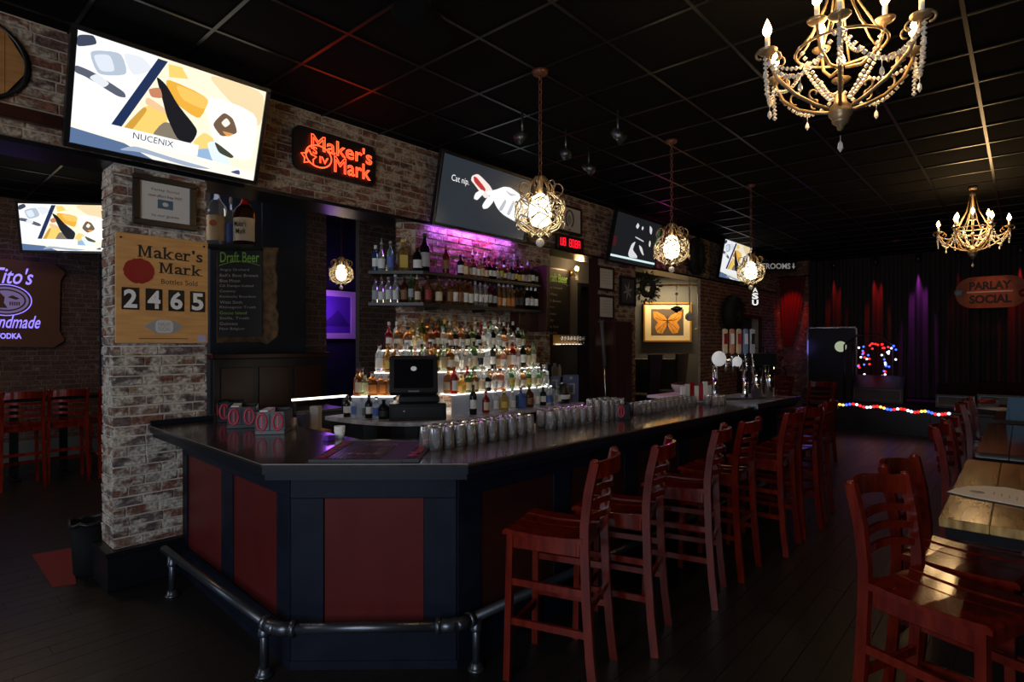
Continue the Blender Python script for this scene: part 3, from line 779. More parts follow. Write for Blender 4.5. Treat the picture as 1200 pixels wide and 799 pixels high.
for k, (s, dx) in enumerate(((('square','amber','cream','white'),.44),(('square','amber','orange','white'),.52),(('square','amber','orange','white'),.60),(('square','pale green','cream','black'),.67))):
    p = wing_pts(t1, .08, [dx], [])[0]
    bottle(*s, *p, TIERS[0][2], ['first left of register','second left of register','third left of register','fourth left of register'][k]+' on bottom lit step', 'bottles on the bottom lit step', h=.21)
cr = [('wine','dark','white','black'),('round','red','cream','red'),('round','clear','white','white'),('squat','gold','yellow','yellow'),('tall','clear','white','white'),('square','blue','blue','blue'),('squat','brown','brown','brown'),('round','clear','white','white'),('wine','dark','white','black'),('round','clear','blue','white'),('square','clear','grey','black'),('round','clear','white','grey')]
xs = [3.98,4.16,4.30,4.43,4.56,4.70,4.84,4.97,5.08,5.18,5.27,5.36]
for i, (s, x) in enumerate(zip(cr, xs)):
    bottle(*s, x, 4.05, BT, ORD[i]+' right of register, marble counter', 'bottles on the marble counter', h=rb.uniform(.19,.24) if i else .29)
for i, p in enumerate(wing_pts([(2.98,4.70),(3.25,4.02),(5,4.02)], .10, [.40,.48,.56,.64,.72,.80], [])):
    bottle(*[('wine','dark','white','black'),('round','clear','blue','red'),('square','clear','grey','grey'),('wine','dark','white','black'),('round','clear','blue','blue'),('squat','dark','black','black')][i], *p, BT, ORD[i]+' from marble counter left end', 'bottles at the left end of the marble counter', h=rb.uniform(.17,.22))
# ---------------- register ----------------
q = at(497, 487, Z=BT)
rg = thing('cash_register', 'black touch-screen cash register on its cash drawer, on the marble counter', 'cash register', (3.44, 4.24, BT), rad(-38)); rg.scale = (1.22, 1.0, 1.35)
MB().box(-.21, .21, -.19, .17, 0, .115, bev=.006).build('cash_drawer', 'black_plastic', rg)
MB().box(-.19,.19,-.195,-.188,.02,.095,bev=.002).build('drawer_front', 'black_satin', rg)
MB().ball((-.10,-.197,.065), .008).build('drawer_lock', 'steel', rg)
MB().box(-.14, .16, -.15, .12, .115, .165, bev=.01).build('base_unit', 'black_plastic', rg)
mo = MB(); mxm = Matrix.Translation((-.03,-.08,.30)) @ Matrix.Rotation(rad(-16),4,'X')
mo.box(-.18, .18, -.02, .035, -.135, .135, bev=.012, mx=mxm); mo.tube([(0,0,.15),(0,0,.24)], .03)
mo = mo.build('monitor', 'black_plastic', rg)
MB().box(-.145, .145, -.024, -.02, -.095, .105, mx=mxm).build('screen', M.get('dark_screen') or mat('dark_screen', (.006,.006,.008), .12), mo)
MB().plate(ellipse(0,.04,.022,.016), -.026, -.0235, mx=mxm).build('screen_emblem', mat('dim_emblem', (.3,.3,.3), .4, emit=(.6,.6,.6), es=.35), mo)
MB().box(-.04,.04,-.024,-.019,-.122,-.112, mx=mxm).build('badge', 'steel', mo)
# ================= STOOLS =================
def crv(p0, p1, bow, n=8, axis=1):
    out = []
    for i in range(n+1):
        t = i/n; q = Vector(p0).lerp(Vector(p1), t); q[axis] += bow*4*t*(1-t); out.append(q)
    return out
def curved_board(p0, p1, bow, h, th, wave=0, n=12, crown=0):
    """a board between two posts: curved back by bow, height h, wavy top and bottom edge"""
    vs = []; fs = []
    for i in range(n+1):
        t = i/n; q = Vector(p0).lerp(Vector(p1), t); q.y += bow*4*t*(1-t); wz = wave*math.sin(2*PI*t*1.0)+crown*math.sin(PI*t)
        for dy, dz in ((-th/2,-h/2+wz*.9),(th/2,-h/2+wz*.9),(th/2,h/2+wz),(-th/2,h/2+wz)): vs.append((q.x, q.y+dy, q.z+dz))
    for i in range(n):
        for j in range(4): fs.append((i*4+j, i*4+(j+1)%4, i*4+4+(j+1)%4, i*4+4+j))
    fs += [(3,2,1,0), tuple(n*4+j for j in range(4))]
    return MB().add(vs, fs, smooth=False)
stool_cache = {}
def stool_parts():
    if stool_cache: return stool_cache['p']
    W = .185; P = []
    for k in range(4):
        pass
    seat = MB(); n = 4; w = .41/n
    for k in range(n):
        x0 = -.205+k*w; x1 = x0+w-.004
        # slightly dished board, rounded at the front
        ys = [-.205,-.12,0,.12,.20,.215]; zs = [.765,.757,.752,.757,.764,.752]
        mid = abs(k-1.5) < 1; dz = -.006 if mid else 0
        vs = []; 
        for y, z in zip(ys, zs):
            vs += [(x0, y, .735), (x1, y, .735), (x1, y, z+dz-.002), (x1-.004, y, z+dz), (x0+.004, y, z+dz), (x0, y, z+dz-.002)]
        fs = []
        for i in range(5):
            for j in range(6): fs.append((i*6+j, i*6+(j+1)%6, i*6+6+(j+1)%6, i*6+6+j))
        fs += [(5,4,3,2,1,0), tuple(30+j for j in range(6))]
        seat.add(vs, fs)
    P.append(('seat', seat, 'stool_wood'))
    a = MB()
    a.box(-.185,.185,.165,.188,.665,.735,bev=.004); a.box(-.185,.185,-.185,-.162,.665,.735,bev=.004)
    a.box(-.188,-.165,-.17,.17,.665,.735,bev=.004); a.box(.165,.188,-.17,.17,.665,.735,bev=.004)
    P.append(('seat_frame', a, 'stool_wood'))
    for s in (-1, 1):
        P.append(('leg', MB().tube([(s*W*1.06,.190,0),(s*W*1.02,.184,.35),(s*W*.97,.178,.735)], 0, sq=(.036,.034)), 'stool_wood'))
        path = [(s*W*1.08,-.262,0),(s*W*1.04,-.240,.2),(s*W*1.02,-.222,.45),(s*W,-.212,.72),(s*W,-.212,.82),(s*W*1.0,-.230,.98),(s*W*1.03,-.265,1.135)]
        m = MB().tube(path, 0, sq=(.030,.042)); m.ball((s*W*1.03,-.266,1.137), .020, 8, 5, .6)
        P.append(('leg', m, 'stool_wood'))
    P.append(('top_rail', curved_board((-W,-.252,1.088),(W,-.252,1.088), -.075, .078, .020, crown=.014), 'stool_wood'))
    for z, y in ((.995,-.232),(.925,-.222),(.855,-.215)):
        P.append(('slat', curved_board((-W,y,z),(W,y,z), -.06, .030, .016, wave=.008), 'stool_wood'))
    for s in (-1, 1):
        for z in (.30, .50):
            P.append(('stretcher', MB().tube([(s*W*1.04,-.225,z),(s*W*1.03,.182,z)], 0, sq=(.018,.034)), 'stool_wood'))
    P.append(('footrest', MB().tube([(-W*1.02,.186,.24),(W*1.02,.186,.24)], 0, sq=(.024,.040)), 'stool_wood'))
    P.append(('stretcher', MB().tube([(-W*1.05,-.22,.40),(W*1.05,-.22,.40)], 0, sq=(.018,.034)), 'stool_wood'))
    stool_cache['p'] = [(n_, b.mesh(n_, m)) for n_, b, m in P]
    return stool_cache['p']
def stool(px, py, deg, label, group):
    """(px, py) = middle of the top of the back"""
    a = rad(deg); x = px+math.sin(a)*-.262; y = py+math.cos(a)*.262
    t = thing('bar_stool', label, 'bar stool', (x, y, 0), a, group)
    for n_, me in stool_parts(): link(n_, me, t)
    return t
G1 = 'red wooden stools along the bar'
SB = 'glossy red wooden bar stool facing the bar, '
S_ = [(2.49,1.585,18,'nearest to the camera'),(3.04,1.55,16,'second from the camera'),(3.80,1.52,14,'third from the camera'),(4.34,1.505,2,'fourth from the camera'),(5.07,1.42,2,'fifth from the camera, standing apart'),(5.60,1.40,-6,'sixth from the camera'),(6.25,1.42,4,'last one by its steel end')]
for x, y, d, l in S_: stool(x, y, d, SB+l, G1)
G2 = 'red wooden stools at the tables on the right'
SC = 'glossy red wooden bar stool at the '
for x, y, d, l in [(2.82,.45,159,'near golden table, nearest to the camera'),(3.28,.44,169,'near golden table, second from the camera'),(4.90,.42,176,'dark second table, nearer one'),(5.42,.40,178,'dark second table, farther one'),(6.9,.42,180,'third table, nearer one'),(7.45,.40,182,'third table, farther one')]:
    stool(x, y, d, SC+l, G2)
G3 = 'red wooden stools in the left room'
for x, y, d, l in [(1.23,8.68,0,'leftmost in view'),(1.66,8.72,-4,'middle one'),(2.17,8.70,2,'partly hidden by the brick pillar')]:
    stool(x, y, d, 'orange-red bar stool in the left room, '+l, G3)
stool(9.3, 2.2, 70, 'red bar stool beyond the far end of the bar, nearer one', 'stools beyond the bar end')
stool(10.4, 3.05, 60, 'red bar stool beyond the far end of the bar, farther one', 'stools beyond the bar end')
# ================= TABLES =================
def table(x0, x1, y0, y1, z, wood, label, planks=5):
    t = thing('bar_table', label, 'table', ((x0+x1)/2, (y0+y1)/2, 0), 0, None)
    w, d = (x1-x0)/2, (y1-y0)/2; n = planks
    for k in range(n):
        MB().box(-w, w, -d+2*d*k/n+.001, -d+2*d*(k+1)/n-.001, z-.035, z, bev=.003).build('plank', wood, t)
    a = MB()
    a.box(-w+.02,w-.02,-d+.02,-d+.045,z-.075,z-.036).box(-w+.02,w-.02,d-.045,d-.02,z-.075,z-.036).box(-w+.02,-w+.045,-d+.045,d-.045,z-.075,z-.036).box(w-.045,w-.02,-d+.045,d-.045,z-.075,z-.036)
    a.build('apron', 'matte_black', t)
    for sx in (-1, 1):
        MB().box(sx*(w-.55)-.04, sx*(w-.55)+.04, -.05, .03, .03, z-.036, bev=.005).build('pedestal', 'matte_black', t)
        MB().box(sx*(w-.55)-.04, sx*(w-.55)+.04, -.24, .12, 0, .03, bev=.005).build('foot', 'black_satin', t)
    return t
table(2.67, 4.11, -.50, .24, 1.05, 'table_wood', 'golden varnished plank bar table with a menu on it, at the right edge')
table(4.42, 6.05, -.55, .22, 1.05, 'dark_table', 'dark glossy table behind the golden one on the right')
table(6.4, 8.0, -.55, .20, 1.05, 'dark_table', 'dark table farthest back on the right, with a white paper')
table(.7, 2.3, 9.15, 9.85, 1.05, 'dark_table', 'dark table in the left room behind the orange-red stools')
# menu on the golden table: a curved-top white sheet in a dark cover
mn = thing('menu', 'white menu sheet with a curved edge lying open on the golden table', 'menu', (0,0,0))
pts = [at(px, py, Z=1.052) for px, py in ((1109,577),(1118,573),(1134,570.5),(1155,570),(1180,572),(1206,577),(1240,586),(1262,596),(1240,603),(1180,591),(1140,584))]
mn.location = (pts[0].x, pts[0].y, 1.052); o0 = pts[0]
MB().prism([(p.x-o0.x, p.y-o0.y) for p in pts], .0, .003).build('cover', 'black_satin', mn)
pp = [(p.x-o0.x, p.y-o0.y) for p in pts]; cxm = sum(p[0] for p in pp)/len(pp); cym = sum(p[1] for p in pp)/len(pp)
MB().prism([(cxm+(x-cxm)*.975, cym+(y-cym)*.975) for x, y in pp], .003, .0045).build('sheet', 'white', mn)
c = at(1145, 576.5, Z=1.056); MB().lathe([(.026,0),(.026,.0006)], 20, c.x-o0.x, c.y-o0.y, .0046).build('printed_seal', mat('grey_print', (.32,.33,.34), .6), mn)
for k in range(6):
    c = at(1165+k*9, 578+k*2.2, Z=1.056); MB().box(c.x-o0.x-.03, c.x-o0.x+.03, c.y-o0.y-.0018, c.y-o0.y+.0018, .0046, .0048).build('printed_lines', 'grey_print', mn)
c = at(1193, 492, Z=1.05); t = thing('menu_folder', 'pale blue folded card standing on the dark second table', 'menu', (c.x, c.y, 1.05), rad(-60))
MB().add([(-.07,-.035,0),(.07,-.035,0),(.07,0,.19),(-.07,0,.19),(-.07,-.031,0),(.07,-.031,0),(.07,.002,.188),(-.07,.002,.188)],[(0,1,2,3),(7,6,5,4),(0,4,5,1),(1,5,6,2),(3,2,6,7),(0,3,7,4)]).build('front_leaf', 'blue_cloth', t)
MB().add([(-.07,.035,0),(.07,.035,0),(.07,0,.19),(-.07,0,.19),(-.07,.039,0),(.07,.039,0),(.07,.003,.19),(-.07,.003,.19)],[(3,2,1,0),(4,5,6,7),(0,1,5,4),(1,2,6,5),(3,7,6,2),(0,4,7,3)]).build('back_leaf', 'blue_cloth', t)
c = at(1172, 479.5, Z=1.05)
tag(MB().box(-.16,.16,-.11,.11,0,.003).build('paper_sheet', 'paper', None, (c.x, c.y, 1.052), rad(-40)), 'white paper lying on the farthest dark table', 'paper')
c = at(1158, 473, Z=1.05); t = thing('condiment_bottle', 'small red squeeze bottle lying on the farthest dark table', 'bottle', (c.x,c.y,1.075), rad(-48))
MB().tube([(-.1,0,0),(.06,0,0),(.08,0,0)], [.025,.025,.01], 10).build('body', mat('sauce', (.3,.03,.02), .4), t); MB().tube([(.08,0,0),(.11,0,0)], [.008,.003], 8).build('nozzle', 'paper', t)
# ================= SCREENS =================
def chaikin(p, k=2):
    for _ in range(k):
        q = []
        for i in range(len(p)):
            a, b = p[i], p[(i+1)%len(p)]; f = .16 if _ == 0 else .25
            q += [(a[0]+(b[0]-a[0])*f, a[1]+(b[1]-a[1])*f), (a[0]+(b[0]-a[0])*(1-f), a[1]+(b[1]-a[1])*(1-f))]
        p = q
    return p
def tv(x0, z0, wd, ht, yb, tilt, name_lab, art, extra=None):
    """x0,z0 lower left corner of the frame on the wall side; leaning forward by tilt degrees"""
    t = thing('television', name_lab, 'television', (x0+wd/2, yb, z0), 0, None, rx=rad(tilt))
    w = wd/2; b = .032
    MB().box(-w, w, 0, .05, 0, ht, bev=.008).build('casing', 'black_plastic', t)
    frame_mb(-w, 0, w, ht, b, -.012, .01).build('bezel', 'black_plastic', t)
    a = MB(); sw, sh_ = wd-2*b, ht-2*b
    for i, (poly, col) in enumerate(art):
        if i and len(poly) != 4 or (i and abs(poly[0][1]-poly[1][1]) > .03): poly = chaikin(poly)
        a.flat([(-sw/2+u*sw, b+v*sh_) for u, v in poly], -.0005-.00004*i, col=col)
    a.build('screen', 'screen', t)
    MB().box(-.12,.12,.05,.10,ht*.35,ht*.7).tube([(0,.1,ht*.5),(0,.22,ht*.5)],.02,8).build('wall_mount', 'black_satin', t)
    MB().box(-.03,.03,-.014,-.011,.008,.018).build('badge', 'dark_steel', t)
    return t, sw, sh_, b
full = [(0,0),(1,0),(1,1),(0,1)]
def kitchen():
    W_ = (.93,.95,1); cr = (.95,.86,.66); navy = (.015,.03,.09); og = (.82,.42,.05); yl = (.88,.62,.16)
    A = [(full, (.92,.92,.88)), ([(.38,1),(1,1),(1,.0),(.15,.0)], cr), ([(.6,1),(1,1),(1,.55)], (.85,.68,.40)), ([(.62,.8),(.98,.75),(.98,.2),(.75,.2)], (.97,.95,.86)),
      ([(0,.2),(.2,.2),(.40,.95),(0,1)], W_), ([(.05,.86),(.10,.66),(.24,.74),(.20,.93)], (.45,.52,.62)), ([(.07,.83),(.11,.70),(.18,.74),(.15,.88)], (.70,.76,.85)),
      ([(.20,.93),(.26,.74),(.36,.86),(.30,.95)], (.75,.78,.84)), ([(.0,.96),(.0,.85),(.09,.93),(.07,1)], (.05,.06,.10)),
      ([(.0,.63),(.05,.62),(.20,.52),(.24,.53),(.23,.58),(.08,.68),(.0,.70)], (.10,.11,.15)), ([(.06,.62),(.13,.56),(.16,.62),(.10,.68)], (.75,.78,.82)),
      ([(.375,.98),(.425,.98),(.215,.19),(.165,.19)], navy),
      ([(.43,.96),(.50,.97),(.54,.88),(.44,.84)], yl), ([(.41,.83),(.67,.76),(.63,.50),(.47,.62)], og), ([(.47,.80),(.67,.75),(.65,.62),(.52,.66)], (.92,.55,.12)),
      ([(.22,.19),(.34,.53),(.47,.52),(.42,.19)], yl), ([(.23,.22),(.33,.50),(.35,.47),(.27,.2)], (.62,.33,.05)),
      ([(.37,.20),(.44,.42),(.58,.34),(.62,.14)], (.23,.19,.14)), ([(.34,.60),(.45,.52),(.45,.47),(.33,.52)], (.85,.55,.30)),
      ([(.37,.82),(.43,.76),(.50,.60),(.63,.40),(.60,.25),(.52,.25),(.45,.45),(.42,.60)], (.012,.012,.015)), ([(.34,.67),(.40,.72),(.42,.62),(.36,.60)], (.55,.22,.12)),
      ([(.60,.26),(.66,.40),(.72,.36),(.74,.24),(.66,.18)], (.85,.65,.2)), ([(.62,.20),(.72,.25),(.78,.10),(.66,.05)], (.30,.45,.66)), ([(.68,.3),(.74,.34),(.86,.10),(.74,.08)], (.75,.85,.9)),
      ([(.70,.50),(.76,.66),(.82,.62),(.86,.48),(.80,.42),(.76,.40)], (.16,.10,.06)), ([(.75,.54),(.78,.61),(.81,.56),(.78,.5)], (.9,.85,.75)), ([(.76,.46),(.84,.46),(.80,.41)], (.75,.32,.08)),
      ([(.72,.34),(.86,.22),(.84,.19),(.76,.22)], (.05,.06,.04)), ([(0,.0),(1,.0),(1,.10),(0,.18)], (.93,.90,.80)), ([(.05,.14),(.64,.14),(.64,.25),(.05,.25)], (.93,.94,.97)), ([(0,0),(.4,0),(.25,.10),(0,.14)], (.10,.16,.30)),
      ([(.22,.02),(.34,.05),(.60,.0),(.75,.03),(.5,.06),(.3,.10)], (.35,.42,.55)), ([(.84,.04),(.90,.09),(.91,.03)], (.06,.08,.2))]
    return A
t, sw_, sh2, b_ = tv(.835, 2.95, 1.235, .735, 4.55, 19, 'large flat television showing a kitchen scene, tilted above the brick pillar', kitchen())
text('NUCENIX', 'caption', 'ink', t, (-sw_/2+.29*sw_, b_+.165*sh2, -sw_/2+.50*sw_, b_+.225*sh2), y=-.003)
# hand reaching out of a dark screen
hand = [([(.30,.80),(.36,.86),(.50,.74),(.55,.66),(.48,.50),(.34,.68),(.295,.73)], (.85,.72,.68)), ([(.315,.80),(.35,.80),(.47,.66),(.45,.60),(.33,.72)], (.45,.03,.03)), ([(.35,.47),(.36,.56),(.42,.64),(.46,.62),(.42,.52),(.39,.46)], (.88,.9,.93)), ([(.45,.40),(.50,.56),(.56,.60),(.57,.50),(.52,.38),(.47,.35)], (.88,.9,.93)),
        ([(.46,.62),(.58,.70),(.66,.78),(.74,.80),(.86,.74),(1,.64),(1,.25),(.84,.28),(.70,.34),(.62,.42),(.55,.56)], (.86,.89,.93)), ([(.64,.40),(.70,.60),(.72,.55),(.68,.38)], (.42,.45,.5)), ([(.74,.36),(.80,.62),(.82,.58),(.78,.35)], (.45,.48,.52)), ([(.68,.74),(.76,.70),(.84,.72),(.76,.66)], (.4,.42,.47))]
t, sw_, sh2, b_ = tv(3.88, 2.92, 1.47, .76, 4.55, 12, 'flat television with a white hand on a dark screen, above the bottle shelves', [(full, (.022,.028,.036))]+hand)
text('Cat nip.', 'caption', 'sign_white' if 'sign_white' in M else (mat('sign_white', (.8,.8,.8), .4, emit=(.9,.9,.9), es=.9) and 'sign_white'), t, (-sw_/2+.10*sw_, b_+.62*sh2, -sw_/2+.28*sw_, b_+.74*sh2), y=-.003)
man = [([(.42,.80),(.45,.90),(.50,.84),(.47,.76)], (.6,.6,.62)), ([(.55,.80),(.57,.86),(.60,.82),(.58,.76)], (.6,.6,.62)), ([(.72,.92),(.80,.86),(.80,.72),(.75,.76)], (.55,.56,.58)), ([(.45,.60),(.65,.55),(.66,.52),(.45,.57)], (.5,.5,.52)),
       ([(.36,.20),(.40,.42),(.48,.50),(.44,.30),(.56,.20),(.58,.14),(.40,.12)], (.62,.62,.64)), ([(.56,.44),(.64,.40),(.72,.22),(.66,.26),(.60,.34)], (.6,.6,.62)), ([(.78,.60),(.82,.56),(.82,.44),(.78,.48)], (.6,.6,.6)), ([(.0,.075),(1,.075),(1,.12),(.0,.12)], (.60,.75,.78)), ([(.0,.3),(.08,.3),(.08,.5),(.0,.5)], (.05,.008,.01)), ([(.92,.55),(1,.5),(1,.9),(.95,.9)], (.01,.06,.03))]
tv(7.22, 2.90, 1.42, .76, 4.55, 12, 'flat television with a black and white picture, beyond the red led sign', [(full, (.010,.011,.013))]+man)
tv(11.15, 2.98, 1.55, .80, 4.50, 10, 'bright flat television farthest along the brick wall, behind the third pendant', [(q, tuple(c*.8 for c in k)) for q, k in kitchen()])
o, _, _, _ = tv(.50, 2.86, 1.12, .66, 9.9, 8, 'smaller flat television in the left room over the violet sign', kitchen())
c = at(78, 270, D=7.6)
o.location = (c.x, c.y, c.z-.30); o.rotation_euler.z = rad(-42)
# ================= SIGNS =================
ADV = {'M':(1.05,1.0),'a':(.62,.70),'k':(.70,1.02),'e':(.62,.70),'r':(.52,.70),"'":(.22,1.0),'s':(.52,.70)}
FEET = {'M':((.10,0,.26),(.90,0,.26),(.04,1,.12),(.96,1,.12)),'a':((.90,0,.30),),'k':((.16,0,.46),(.86,0,.42),(.10,1,.30),(.80,.66,.34)),'r':((.22,0,.60),(.14,.66,.36)),'e':(),"'":(),'s':()}
def slab_serif(s, x0, z0, x1, h, parent):
    """bold letters with slab feet at the ends of their stems"""
    tot = sum(ADV[c][0] for c in s)+.10*(len(s)-1); u = (x1-x0)/tot; x = x0
    for c in s:
        w_, hh = ADV[c]
        zb = z0 if c != "'" else z0+h*.66
        if c == 'M':
            o_ = [(0,0),(.34,0),(.34,.08),(.24,.08),(.24,.74),(.47,.06),(.53,.06),(.74,.74),(.74,.08),(.62,.08),(.62,0),(1,0),(1,.08),(.91,.08),(.91,.92),(1,.92),(1,1),(.72,1),(.50,.34),(.27,1),(0,1),(0,.92),(.09,.92),(.09,.08),(0,.08)]
            MB().plate([(x+a*w_*u, z0+b*h) for a, b in o_], -.0009, 0).build('letter', 'ink', parent); x += (w_+.10)*u; continue
        text(c, 'letter', 'ink', parent, (x, zb, x+w_*u, z0+hh*h), bold=.015)
        if FEET[c]:
            m = MB()
            for fx, fz, fw in FEET[c]:
                cx = x+fx*w_*u; hw_ = fw*u*.5; z = z0+fz*h*(1 if fz < 1 else hh)-(h*.08 if fz else 0)
                m.box(cx-hw_, cx+hw_, -.0009, 0, z, z+h*.08)
            m.build('serif', 'ink', parent)
        x += (w_+.10)*u
# tally board on the pillar
t = thing('tally_sign', 'tan wooden sign counting 2465 bottles sold, on the brick pillar', 'sign', (P1+.31, WY-.028, 2.085))
MB().box(-.300, .300, 0, .018, -.385, .385, bev=.003).build('board', 'poster_wood', t)
def slab(s, box, m, bold=.012):
    """bold lettering with slab feet"""
    return text(s, 'lettering', m, t, box, y=0, bold=bold)
slab_serif("Maker's", -.170, .225, .262, .085, t); slab_serif("Mark", -.035, .122, .252, .078, t); slab("Bottles Sold", (-.02, .045, .225, .082), 'rust_brown', .004)
rnd = random.Random(3); n = 36
MB().plate([( -.160+(.095+rnd.uniform(-.004,.004))*math.cos(2*PI*i/n), .125+(.088+rnd.uniform(-.004,.004))*math.sin(2*PI*i/n)) for i in range(n)], -.006, 0).build('wax_seal', 'red_wax', t)
MB().plate(ellipse(-.160,.125,.066,.062), -.008, -.006).build('wax_centre', 'red_wax', t)
for k, dgt in enumerate('2465'):
    x = -.213+k*.146
    q = MB().box(x-.053, x+.053, -.006, 0, -.150, .005, bev=.002).build('digit_card', 'black_satin', t)
    text(dgt, 'digit', 'white', q, (x-.041, -.138, x+.041, -.008), y=-.006, bold=.03)
MB().plate([(-.13,-.265),(-.08,-.235),(-.05,-.215),(.05,-.215),(.08,-.235),(.13,-.265),(.08,-.295),(.05,-.315),(-.05,-.315),(-.08,-.295)], -.002, 0).build('badge', 'grey_print', t)
MB().plate(rrect(-.058,-.312,.058,-.218,.03), -.004, -.002).build('badge_field', 'paper', t)
text('PARLAY', 'badge_lettering', 'grey_print', t, (-.04,-.262,.04,-.236), y=-.004, bold=.01); text('SOCIAL', 'badge_lettering', 'grey_print', t, (-.04,-.296,.04,-.270), y=-.004, bold=.01)
MB().box(.225,.285,-.002,0,-.375,-.325).build('sticker', mat('sticker', (.45,.42,.62), .5), t)
MB().box(-.16,.16,-.0008,0,-.355,-.350).build('fine_print', 'rust_brown', t)
for x in (-.27, .27): MB().ball((x,-.002,.35), .008, 8, 4).build('screw', 'black_satin', t)
# framed notice
t = thing('framed_notice', 'framed white notice with a small blue picture at the pillar top', 'framed notice', (1.452, WY-.05, 2.715))
frame_mb(-.205,-.178,.205,.178,.042,-.012,.02).build('frame', 'black_satin', t)
MB().box(-.165,.165,.004,.02,-.14,.14).build('sheet', 'paper', t)
MB().box(-.05,.05,.002,.004,-.045,.02).build('picture', mat('teal_print', (.06,.14,.20), .5), t); MB().plate(ellipse(0,-.012,.02,.016,12), .0012, .002).build('emblem', 'paper', t)
for s, z, w_ in (('Parlay Social',.085,.09),('now offers free WiFi',.045,.11),('to our guests',-.10,.09)): text(s, 'lettering', 'ink', t, (-w_,z-.011,w_,z+.011), y=.0035)
# neon sign
t = thing('neon_sign', 'red neon lettering on a rounded black board high on the brick wall', 'neon sign', (2.85, WY-.045, 3.385), rad(1))
MB().plate(rrect(-.42,-.19,.42,.19,.07), 0, .035).build('board', 'black_satin', t)
text("Maker's", 'neon_tube', 'neon_red', t, (-.27,.005,.365,.145), y=-.02, tube=.022)
text("Mark", 'neon_tube', 'neon_red', t, (-.045,-.145,.35,.0), y=-.02, tube=.022)
MB().tube([(-.195+.125*math.cos(2*PI*i/28), -.02, -.045+.095*math.sin(2*PI*i/28)) for i in range(28)], .006, 6, closed=True).build('neon_ring', 'neon_red', t)
text('S', 'neon_tube', 'neon_red', t, (-.255,-.035,-.21,.03), y=-.02, tube=.03); text('IV', 'neon_tube', 'neon_red', t, (-.19,-.10,-.10,-.04), y=-.02, tube=.03)
st5 = []
for i in range(11): a = rad(90+36*i); r = .075 if i%2 == 0 else .042; st5.append((-.29+r*math.cos(a), -.02, -.075+r*math.sin(a)*.9))
MB().tube(st5, .006, 6).build('neon_star', 'neon_red', t)
lamp('neon_glow', 'AREA', (2.85, WY-.16, 3.40), .8, (1,.04,.01), (.7,.25), aim=(2.85, 3.0, 3.5))
# violet vodka sign, left room
c = Vector((1.25, 10.6, 2.26))
t = thing('vodka_sign', 'brown board lit violet reading handmade vodka, in the left room', 'sign', (c.x, 10.6, c.z))
MB().plate([(-.75,-.60),(.60,-.62),(.72,-.52),(.66,-.38),(.67,.36),(.73,.48),(.60,.60),(-.75,.64)], 0, .05).build('board', mat('sign_board', (.10,.035,.015), .5), t)
text("Tito's", 'lettering', 'sign_violet', t, (-.07,.27,.36,.50), y=-.003, bold=.01, shear=.35)
text("Handmade", 'lettering', 'sign_violet', t, (-.18,-.35,.44,-.17), y=-.003, bold=.008, shear=.4)
text("VODKA", 'lettering', 'sign_violet', t, (-.05,-.50,.23,-.42), y=-.003, bold=.03)
for rx_, rz_, m_, y_ in ((.25,.185,'sign_ink',-.002),(.22,.155,'sign_board',-.004),(.20,.135,'sign_ink',-.006)): MB().plate(ellipse(.06,.04,rx_,rz_,36), y_, 0).build('oval', m_, t)
MB().plate([(-.08,-.07),(-.03,.0),(-.05,.08),(.0,.14),(.05,.08),(.04,0),(.08,-.07)], -.008, 0).build('oval_figure', 'sign_board', t)
for k in range(5): MB().box(.10+k*.024,.115+k*.024,-.008,0,-.03,.02).build('oval_mark', 'sign_board', t)
MB().plate([(.08,.08),(.17,.05),(.21,.07),(.13,.11)], -.008, 0).build('oval_mark', 'sign_board', t)
MB().tube([(.06+.28*math.cos(2*PI*i/40), -.006, .04+.215*math.sin(2*PI*i/40)) for i in range(40)], .006, 4, closed=True).build('oval_rim', 'sign_violet', t)
lamp('violet_sign_light', 'AREA', (1.2, 10.35, 3.05), .7, (.3,.15,1), (1.2,.1), aim=(1.2, 10.7, 2.3))
# barrel head on the wall, top left
c = at(-31, 62, Y=WY-.04)
t = thing('barrel_head', 'round orange wooden barrel head at the top left edge of the brick wall', 'barrel head', (c.x, WY-.03, c.z))
for k in range(5):
    x0, x1 = -.24+k*.096, -.24+(k+1)*.096-.003
    pts = [(x0, -math.sqrt(max(0,.0576-x0*x0))), (x1, -math.sqrt(max(0,.0576-x1*x1))), (x1, math.sqrt(max(0,.0576-x1*x1))), (x0, math.sqrt(max(0,.0576-x0*x0)))]
    MB().plate(pts, -.0, .02).build('stave', mat('barrel_wood', (.30,.13,.035), .6, noise=(5,(.42,.2,.06),1,(1,1,6))) if k == 0 else 'barrel_wood', t)
MB().tube([(.245*math.cos(2*PI*i/40), .008, .245*math.sin(2*PI*i/40)) for i in range(40)], .014, 6, closed=True).build('hoop', 'black_satin', t)
t = MB().box(-.55,.55,-.05,.0,-.04,.04,bev=.006).build('wooden_rail', 'dark_red_wood', None, (.30, WY-.02, 3.12)); tag(t, 'dark wooden rail on the brick wall left of the large television', 'rail')
